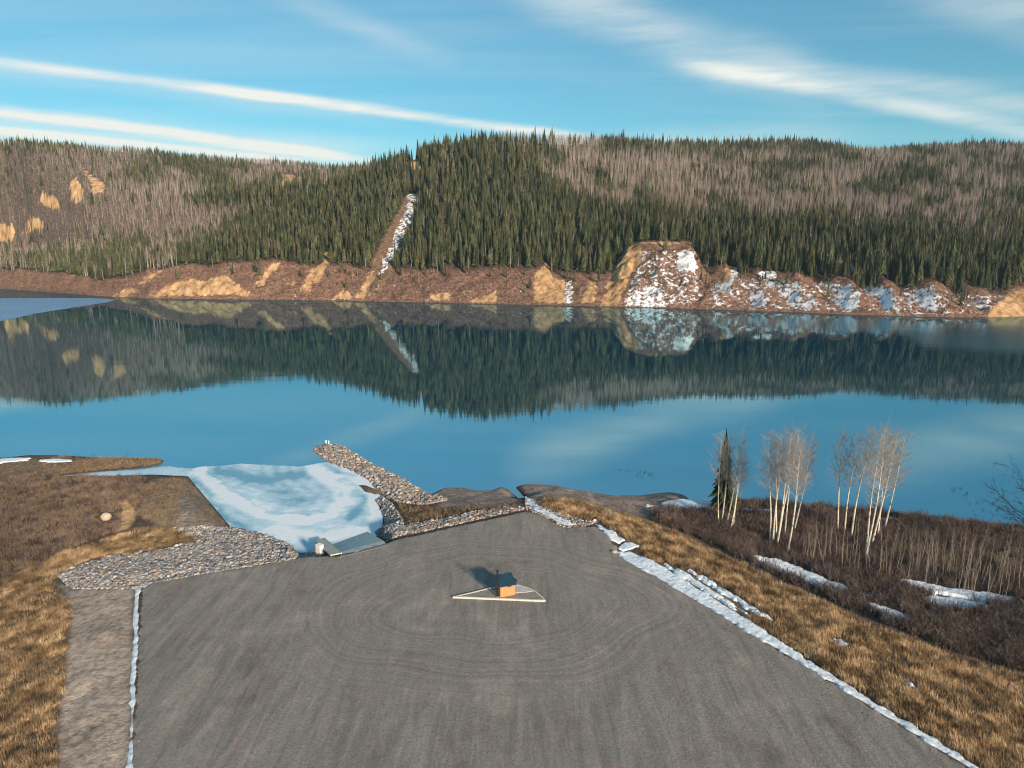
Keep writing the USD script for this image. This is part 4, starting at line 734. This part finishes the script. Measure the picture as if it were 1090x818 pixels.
# ---------------------------------------------------------------- near trees
BI = []
for k in range(5):
    tr, cr = bare_tree(600 + k, 20.0, 0.20, [.44, .52, .40, .56, .48][k], 56, .145, 13, 0.012, up=1.05, sub=4)
    BI.append(model(f'birch_shape_{k}', [('trunk', tr, M['birch_bark'], True), ('crown', cr, M['birch_twigs'], False)]))
def stand(base, top):                                        # foot, height and lean of a tree from its foot and tip
    b = on_ground(*base); lo, hi = 2.0, 60.0
    for _ in range(50):
        m = (lo + hi) / 2; uu, vv = proj(b + [0, 0, m])
        if vv > top[1]: lo = m
        else: hi = m
    H = (lo + hi) / 2; dep = (b + [0, 0, H] - [0, 0, HC]) @ FWD; uu, vv = proj(b + [0, 0, H]); return b, H, math.degrees(math.atan(((top[0] - uu) * dep / F) / H))
birches = [((764.7, 560), (768, 463), 'leftmost white trunk in front of the lone spruce'), ((768, 559), (775, 466), 'second white trunk in front of the lone spruce'), ((773, 561), (788, 462), 'slightly leaning birch just right of the lone spruce'), ((777, 567), (792, 482), 'shorter leaning birch right of the lone spruce'), ((780, 566), (790, 492), 'shortest thin birch right of the lone spruce'),
           ((819.7, 578.7), (820, 463), 'upright leftmost birch of the middle cluster'), ((822.6, 580), (830, 464), 'second birch from the left in the middle cluster'), ((826, 574), (831, 470), 'thin birch tucked behind the left of the middle cluster'), ((827, 581), (845, 461), 'leaning birch in the centre of the middle cluster'), ((829, 573), (849, 455), 'tallest birch of the middle cluster'), ((835, 573), (848, 468), 'thin inner birch of the middle cluster'), ((838, 590), (854, 471), 'nearest birch of the middle cluster with its foot lowest'), ((844.6, 568), (863, 465), 'rightmost birch of the middle cluster'), ((843, 566), (858, 480), 'shorter birch behind the right of the middle cluster'),
           ((891.7, 564), (898, 461), 'leftmost birch of the right cluster, standing apart'), ((899, 566), (912, 466), 'second birch from the left in the right cluster'), ((906, 573), (926, 458), 'third birch from the left in the right cluster'), ((920.5, 599), (941, 455), 'thickest birch of the right cluster with its foot nearest'), ((922, 592), (938, 462), 'birch close behind the thickest birch of the right cluster'), ((927, 583), (954, 461), 'leaning birch in the right half of the right cluster'), ((940.7, 566), (963, 461), 'rightmost birch of the right cluster'), ((934, 572), (949, 466), 'thin birch behind the right half of the right cluster')]
for i, (b_, t_, lab) in enumerate(birches):
    p, H, ln = stand(b_, t_); s_ = H / 20.0
    thing('birch_tree', ('bare ' if 'bare' not in lab else '') + lab if len(lab.split()) < 14 else lab, 'birch', (p[0], p[1], p[2] - .1), rng.uniform(0, 360), 'bare birches by the right shore', lean=(0, ln), scale=(s_ * .95, s_ * .95, s_), ref=BI[i % 5])
SPB = model('shore_spruce_shape', [('trunk', tube([[0, 0, -.02], [0, 0, .5], [0, 0, .97]], [.011, .008, .002], 6), M['bark_dark'], True), ('crown', cat_([spruce_crown(700, 1.0, .165, 20, 8, .06), spruce_crown(701, .99, .13, 15, 7, .09)]), M['spruce'], False)])
p, H, ln = stand((771, 545), (773.5, 456)); thing('spruce_tree', 'lone dark green spruce among the white birch trunks by the shore', 'spruce', (p[0], p[1], p[2] - .1), 20, lean=(0, ln), scale=(H, H, H), ref=SPB)
tr, cr = bare_tree(720, 20.0, 0.26, .25, 46, .34, 10, 0.032, up=0.35, sub=4)
p, H, ln = stand((1104, 608), (1108, 480))
t = thing('bare_tree', 'dark bare tree reaching in at the right edge above the water', 'tree', (p[0], p[1], p[2] - .1), 40, scale=(H / 20,) * 3); obj('trunk', tr, M['dark_twigs'], t, smooth=True); obj('crown', cr, M['dark_twigs'], t)
SA = []
for k in range(4):
    tr, cr = bare_tree(740 + k, 9.0, 0.050, .30, 14, .10, 4, 0.012, up=2.0, sub=2); SA.append(model(f'sapling_shape_{k}', [('trunk', tr, M['sapling'], True), ('crown', cr, M['sapling'], False)]))
cnt['sap'] = 0
SAPL = [('slim young stem in the left of the thicket, below the birch clusters', [(846, 588), (900, 592), (950, 604), (950, 622), (905, 612), (860, 604)], 45), ('slim tan young stem in the middle of the thicket right of the birches', [(945, 596), (1020, 604), (1020, 634), (950, 622)], 50), ('slim tan young stem in the thicket at the right edge', [(1020, 602), (1096, 612), (1096, 648), (1020, 634)], 50), ('short thin stem on the dark flat behind the thicket', [(850, 570), (960, 575), (1090, 590), (1090, 606), (960, 596), (860, 588)], 45)]
for lab, pg, num in SAPL:
    poly = Polygon(pg); x0, y0, x1, y1 = poly.bounds; k = 0
    while k < num:
        a, b = rng.uniform(x0, x1), rng.uniform(y0, y1)
        if not poly.contains(shapely.Point(a, b)): continue
        k += 1; p = on_ground(a, b); s_ = rng.uniform(.5, 1.18) * (.62 if 'short' in lab else 1); cnt['sap'] += 1
        thing('young_stem', lab, 'sapling', (p[0], p[1], p[2] - .1), rng.uniform(0, 360), 'young stems of the thicket by the right shore', lean=(rng.normal() * 3, rng.normal() * 3.5), scale=(s_, s_, s_), ref=SA[rng.integers(4)])

# ---------------------------------------------------------------- things
# island with the toilet hut
def P2(u, v, z=ZL): return np.array(at(u, v, z)[:2])
isl = thing('kerbed_island', 'triangular kerbed gravel island in the middle of the lot', 'traffic island', (0, 0, 0))
ring = [P2(482, 636.5), P2(580, 640.5), P2(577, 637), P2(570, 631), P2(562, 627), P2(552, 624), P2(545, 623.5), P2(520, 627.5), P2(500, 632.5)]
M['kerb'] = plain('pale_kerb', (0.62, 0.54, 0.45), var=.12, scale=1.2, rough=.8); M['infill'] = plain('brown_infill', (0.29, 0.235, 0.21), var=.25, scale=2, bump=.08); M['pad'] = plain('pale_pad', (0.50, 0.47, 0.43), var=.1, scale=1.0, rough=.85)
ip = Polygon(ring).buffer(0)
def extrude(poly, h, z): m = trimesh.creation.extrude_polygon(poly, h, engine='earcut'); m.apply_translation((0, 0, z)); return m
obj('infill', extrude(ip.buffer(-.1), .25, ZL - .1), M['infill'], isl)
def beam(a, b, w, h, z):
    a, b = np.array(a), np.array(b); d = b - a; L = np.hypot(*d); return box(L - .02, w, h, ((a + b)[0] / 2, (a + b)[1] / 2, z + h / 2), math.atan2(d[1], d[0]))
for a, b in zip(ring, ring[1:] + ring[:1]):
    obj('kerb', beam(a, b, .26 if a is not ring[0] else .34, (.34 if a is not ring[0] else .40), ZL - .12), M['kerb'], isl)
padp = Polygon([P2(545, 624.5), P2(552, 625), P2(561, 627.8), P2(567, 631), P2(548, 632.6), P2(544, 628)]).buffer(0)
obj('concrete_pad', extrude(padp, .22, ZL + .02), M['pad'], isl)
# hut: orange boarded walls, dark blue roof, black vent pipe
c0 = P2(533, 636.6, ZL + .12); c1 = P2(547.5, 633.0, ZL + .12); ang = math.atan2(*(c1 - c0)[::-1]); Wd = float(np.hypot(*(c1 - c0)))
ang -= math.radians(7); D = 2.3; fwd_ = np.array([-math.sin(ang), math.cos(ang)]); cen = (c0 + c1) / 2 + fwd_ * D / 2
hut = thing('toilet_hut', 'small orange boarded toilet hut with dark blue roof on the island', 'hut', (cen[0], cen[1], ZL + .12), math.degrees(ang))
M['orange'] = plain('orange_boards', (0.58, 0.25, 0.095), var=.10, scale=1.5, rough=.75); M['roof'] = plain('dark_blue_metal', (0.022, 0.055, 0.085), var=.15, scale=1.0, rough=.45); M['black'] = plain('black_pipe', (0.012, 0.012, 0.014), rough=.5); M['door'] = plain('brown_door', (0.16, 0.09, 0.05), rough=.6); M['white'] = plain('white_panel', (0.78, 0.76, 0.74), var=.05, rough=.6); M['grey_metal'] = plain('grey_metal', (0.35, 0.36, 0.37), rough=.45)
HF, HB = 2.15, 2.75
obj('walls', trimesh.Trimesh(*(lambda v, f: (v, f))(np.array([[sx * Wd / 2, sy * D / 2, z] for sx in (-1, 1) for sy, z in ((-1, 0), (1, 0), (1, HB), (-1, HF))]), np.array([[0, 1, 2], [0, 2, 3], [4, 6, 5], [4, 7, 6], [0, 3, 7], [0, 7, 4], [1, 5, 6], [1, 6, 2], [3, 2, 6], [3, 6, 7]])), process=False), M['orange'], hut)
nb_ = 10
for k in range(nb_): obj('board', box(Wd / nb_ - .03, .03, HF - .06 - .003 * (k % 2), (-Wd / 2 + (k + .5) * Wd / nb_, -D / 2 - .015, HF / 2)), M['orange'], hut)
sl = math.atan2(HB - HF, D); rf = trimesh.creation.box((Wd + .5, (D + .8) / math.cos(sl), .12)); rf.apply_transform(trimesh.transformations.rotation_matrix(sl, [1, 0, 0])); rf.apply_translation((0, 0, (HF + HB) / 2 + .09)); r_ = obj('roof', rf, M['roof'], hut)
for k in range(6):
    rb_ = trimesh.creation.box((.04, (D + .78) / math.cos(sl), .05)); rb_.apply_transform(trimesh.transformations.rotation_matrix(sl, [1, 0, 0])); rb_.apply_translation((-Wd / 2 - .15 + k * (Wd + .3) / 5, 0, (HF + HB) / 2 + .175)); obj('seam', rb_, M['roof'], r_)
pp = trimesh.creation.cylinder(.17, 4.9, sections=14); pp.apply_translation((-Wd / 2 - .42, -D / 2 + .3, 2.45)); vp = obj('vent_pipe', pp, M['black'], hut, smooth=30); cp = trimesh.creation.cylinder(.22, .12, sections=14); cp.apply_translation((-Wd / 2 - .42, -D / 2 + .3, 4.94)); obj('pipe_cap', cp, M['black'], hut, smooth=30)
dr = obj('door', box(.05, 1.0, 2.0, (Wd / 2 + .025, 0.1, 1.02)), M['door'], hut); obj('handle', box(.05, .04, .16, (Wd / 2 + .075, -.28, 1.0)), M['grey_metal'], dr)
obj('vent_grille', box(.75, .06, .28, (.35, -D / 2 - .06, HF - .24)), M['black'], hut); obj('step', box(.5, .8, .14, (-Wd / 2 - .45, -D / 2 - .05, .04)), M['pad'], hut)
obj('porch_canopy', box(.75, 1.3, .08, (Wd / 2 + .40, 0.1, 2.12)), M['roof'], hut)
# boat launch: slab ramp of planks of concrete, a walkway beside it with a pale end box
ra, rb, rc, rd = at(360, 590.5, ZL + .015), at(411, 577.5, ZL + .015), at(391, 566, .12), at(352, 580.5, .12)
ramp = thing('boat_ramp', 'sloping concrete boat ramp running from the lot down to the ice', 'ramp', (0, 0, 0)); N = 7
for k in range(N):
    t0, t1 = k / N + .004 - (.10 if k == 0 else 0), (k + 1) / N - .004; q = [ra + (rd - ra) * t0, rb + (rc - rb) * t0, rb + (rc - rb) * t1, ra + (rd - ra) * t1]; lo_ = [p_ - [0, 0, .9] for p_ in q]
    if k == 0: q = [np.minimum(p_, [1e9, 1e9, ZL + .012]) for p_ in q]; lo_ = [p_ - [0, 0, .9] for p_ in q]
    v_ = np.array(q + lo_); obj('slab', trimesh.Trimesh(v_, [[0, 1, 2], [0, 2, 3], [4, 6, 5], [4, 7, 6], [0, 4, 5], [0, 5, 1], [1, 5, 6], [1, 6, 2], [2, 6, 7], [2, 7, 3], [3, 7, 4], [3, 4, 0]], process=False), M['concrete'], ramp)
wa, wb = at(358, 590, ZL + .5), at(340, 574, 1.6); d_ = wb - wa; L_ = float(np.linalg.norm(d_[:2])); an_ = math.atan2(d_[1], d_[0]); pt = math.atan2(d_[2], L_)
wk = thing('dock_walkway', 'tan sloping dock walkway beside the ramp', 'dock', tuple((wa + wb) / 2), 0)
def slope(m): m.apply_transform(trimesh.transformations.rotation_matrix(-pt, [0, 1, 0])); m.apply_transform(trimesh.transformations.rotation_matrix(an_, [0, 0, 1])); return m
M['deck'] = plain('weathered_deck', (0.60, 0.52, 0.40), var=.18, scale=1.4)
LL = L_ / math.cos(pt)
for k in range(14): obj('plank', slope(box(LL / 14 - .04, 1.9, .10, (-LL / 2 + (k + .5) * LL / 14, 0, 0))), M['deck'], wk)
for s_ in (-1, 1): obj('side_beam', slope(box(LL, .14, .34, (0, s_ * 1.03, -.08))), M['deck'], wk)
for s_ in (-.38, .30): obj('support', slope(box(.3, 1.8, 1.1, (LL * s_, 0, -.62))), M['concrete'], wk)
eb = at(340.5, 588.5, 2.6); bx_ = thing('pale_box', 'pale pinkish white block standing beside the lower end of the dock walkway', 'block', (eb[0], eb[1], 2.1), -35)
M['pinkish'] = plain('pinkish_white', (0.82, 0.66, 0.58), var=.06); obj('body', box(1.3, 1.0, 2.2, (0, 0, 1.1)), M['pinkish'], bx_); obj('lid', box(1.4, 1.1, .10, (0, 0, 2.26)), M['white'], bx_)
# marker signs at the jetty tip
for (uu, vv), lab in (((347.5, 474.5), 'left white marker sign on a thin post at the jetty tip'), ((350.3, 475), 'right white marker sign on a thin post at the jetty tip')):
    p = on_ground(uu, vv + 1.5); s_ = thing('marker_sign', lab, 'sign', (p[0], p[1], max(p[2], .4)), -12, 'white marker signs at the jetty tip')
    c_ = trimesh.creation.cylinder(.045, 2.1, sections=8); c_.apply_translation((0, 0, 1.05)); obj('post', c_, M['grey_metal'], s_); obj('panel', box(.42, .04, 1.0, (0, -.06, 1.75)), M['white'], s_)
# boulders
def boulder(u_, v_, s_, mat, label, seed):
    p = on_ground(u_, v_); m = stone(seed, 3); m.apply_scale((s_[0], s_[1], s_[2])); m.apply_translation((p[0], p[1], p[2] + s_[2] * .28)); o = obj('boulder', m, mat, smooth=True); tag(o, label, 'boulder')
M['cream'] = plain('cream_stone', (0.44, 0.34, 0.25), var=.15, scale=1.2, bump=.08)
boulder(113, 553, (3.4, 2.6, 2.3), M['cream'], 'large cream boulder alone on the brown ground by the sandy path', 801)
boulder(654, 589, (1.1, .9, .9), M['cream'], 'cream boulder at the start of the snow strip by the lot', 802)
boulder(633, 555, (.8, .7, .7), M['white'], 'small pale boulder at the end of the stony ditch', 803)
boulder(156, 592, (1.4, 1.1, 1.0), M['rockg3'], 'dark boulder among the pale riprap left of the inlet', 804)
boulder(97, 604, (1.1, .8, .8), M['rockg5'], 'dark boulder near the left end of the pale riprap', 805)
# red marker on the slope
p = on_ground(715, 570); rm = thing('marker_post', 'short red marker post with dark top on the golden slope', 'post', tuple(p))
c_ = trimesh.creation.cylinder(.10, 1.1, sections=10); c_.apply_translation((0, 0, .55)); obj('stake', c_, plain('red_paint', (0.45, 0.05, 0.05)), rm, smooth=30)
c_ = trimesh.creation.cylinder(.12, .35, sections=10); c_.apply_translation((0, 0, 1.28)); obj('cap', c_, M['black'], rm, smooth=30); obj('plate', box(.3, .04, .3, (0, -.13, .75)), plain('red_plate', (0.5, 0.06, 0.06)), rm)
print('hut angle', math.degrees(ang), 'trees', len(x), 'spruce', int(is_sp.sum()), cnt)

# ---------------------------------------------------------------- air
HAZE = 0.00004
hb = box(9000, 9000, 420, (0, 3000, 420 / 2 - 8)); o = obj('haze', hb, usdkit.material(stage, '/World/Looks/haze', {'v': ('principled_volume', {'color': (0.80, 0.90, 1.0), 'density': HAZE, 'anisotropy': 0.2})}, [], volume='v.volume')); tag(o, kind='stuff', label='thin blue haze over the lake and the hills')
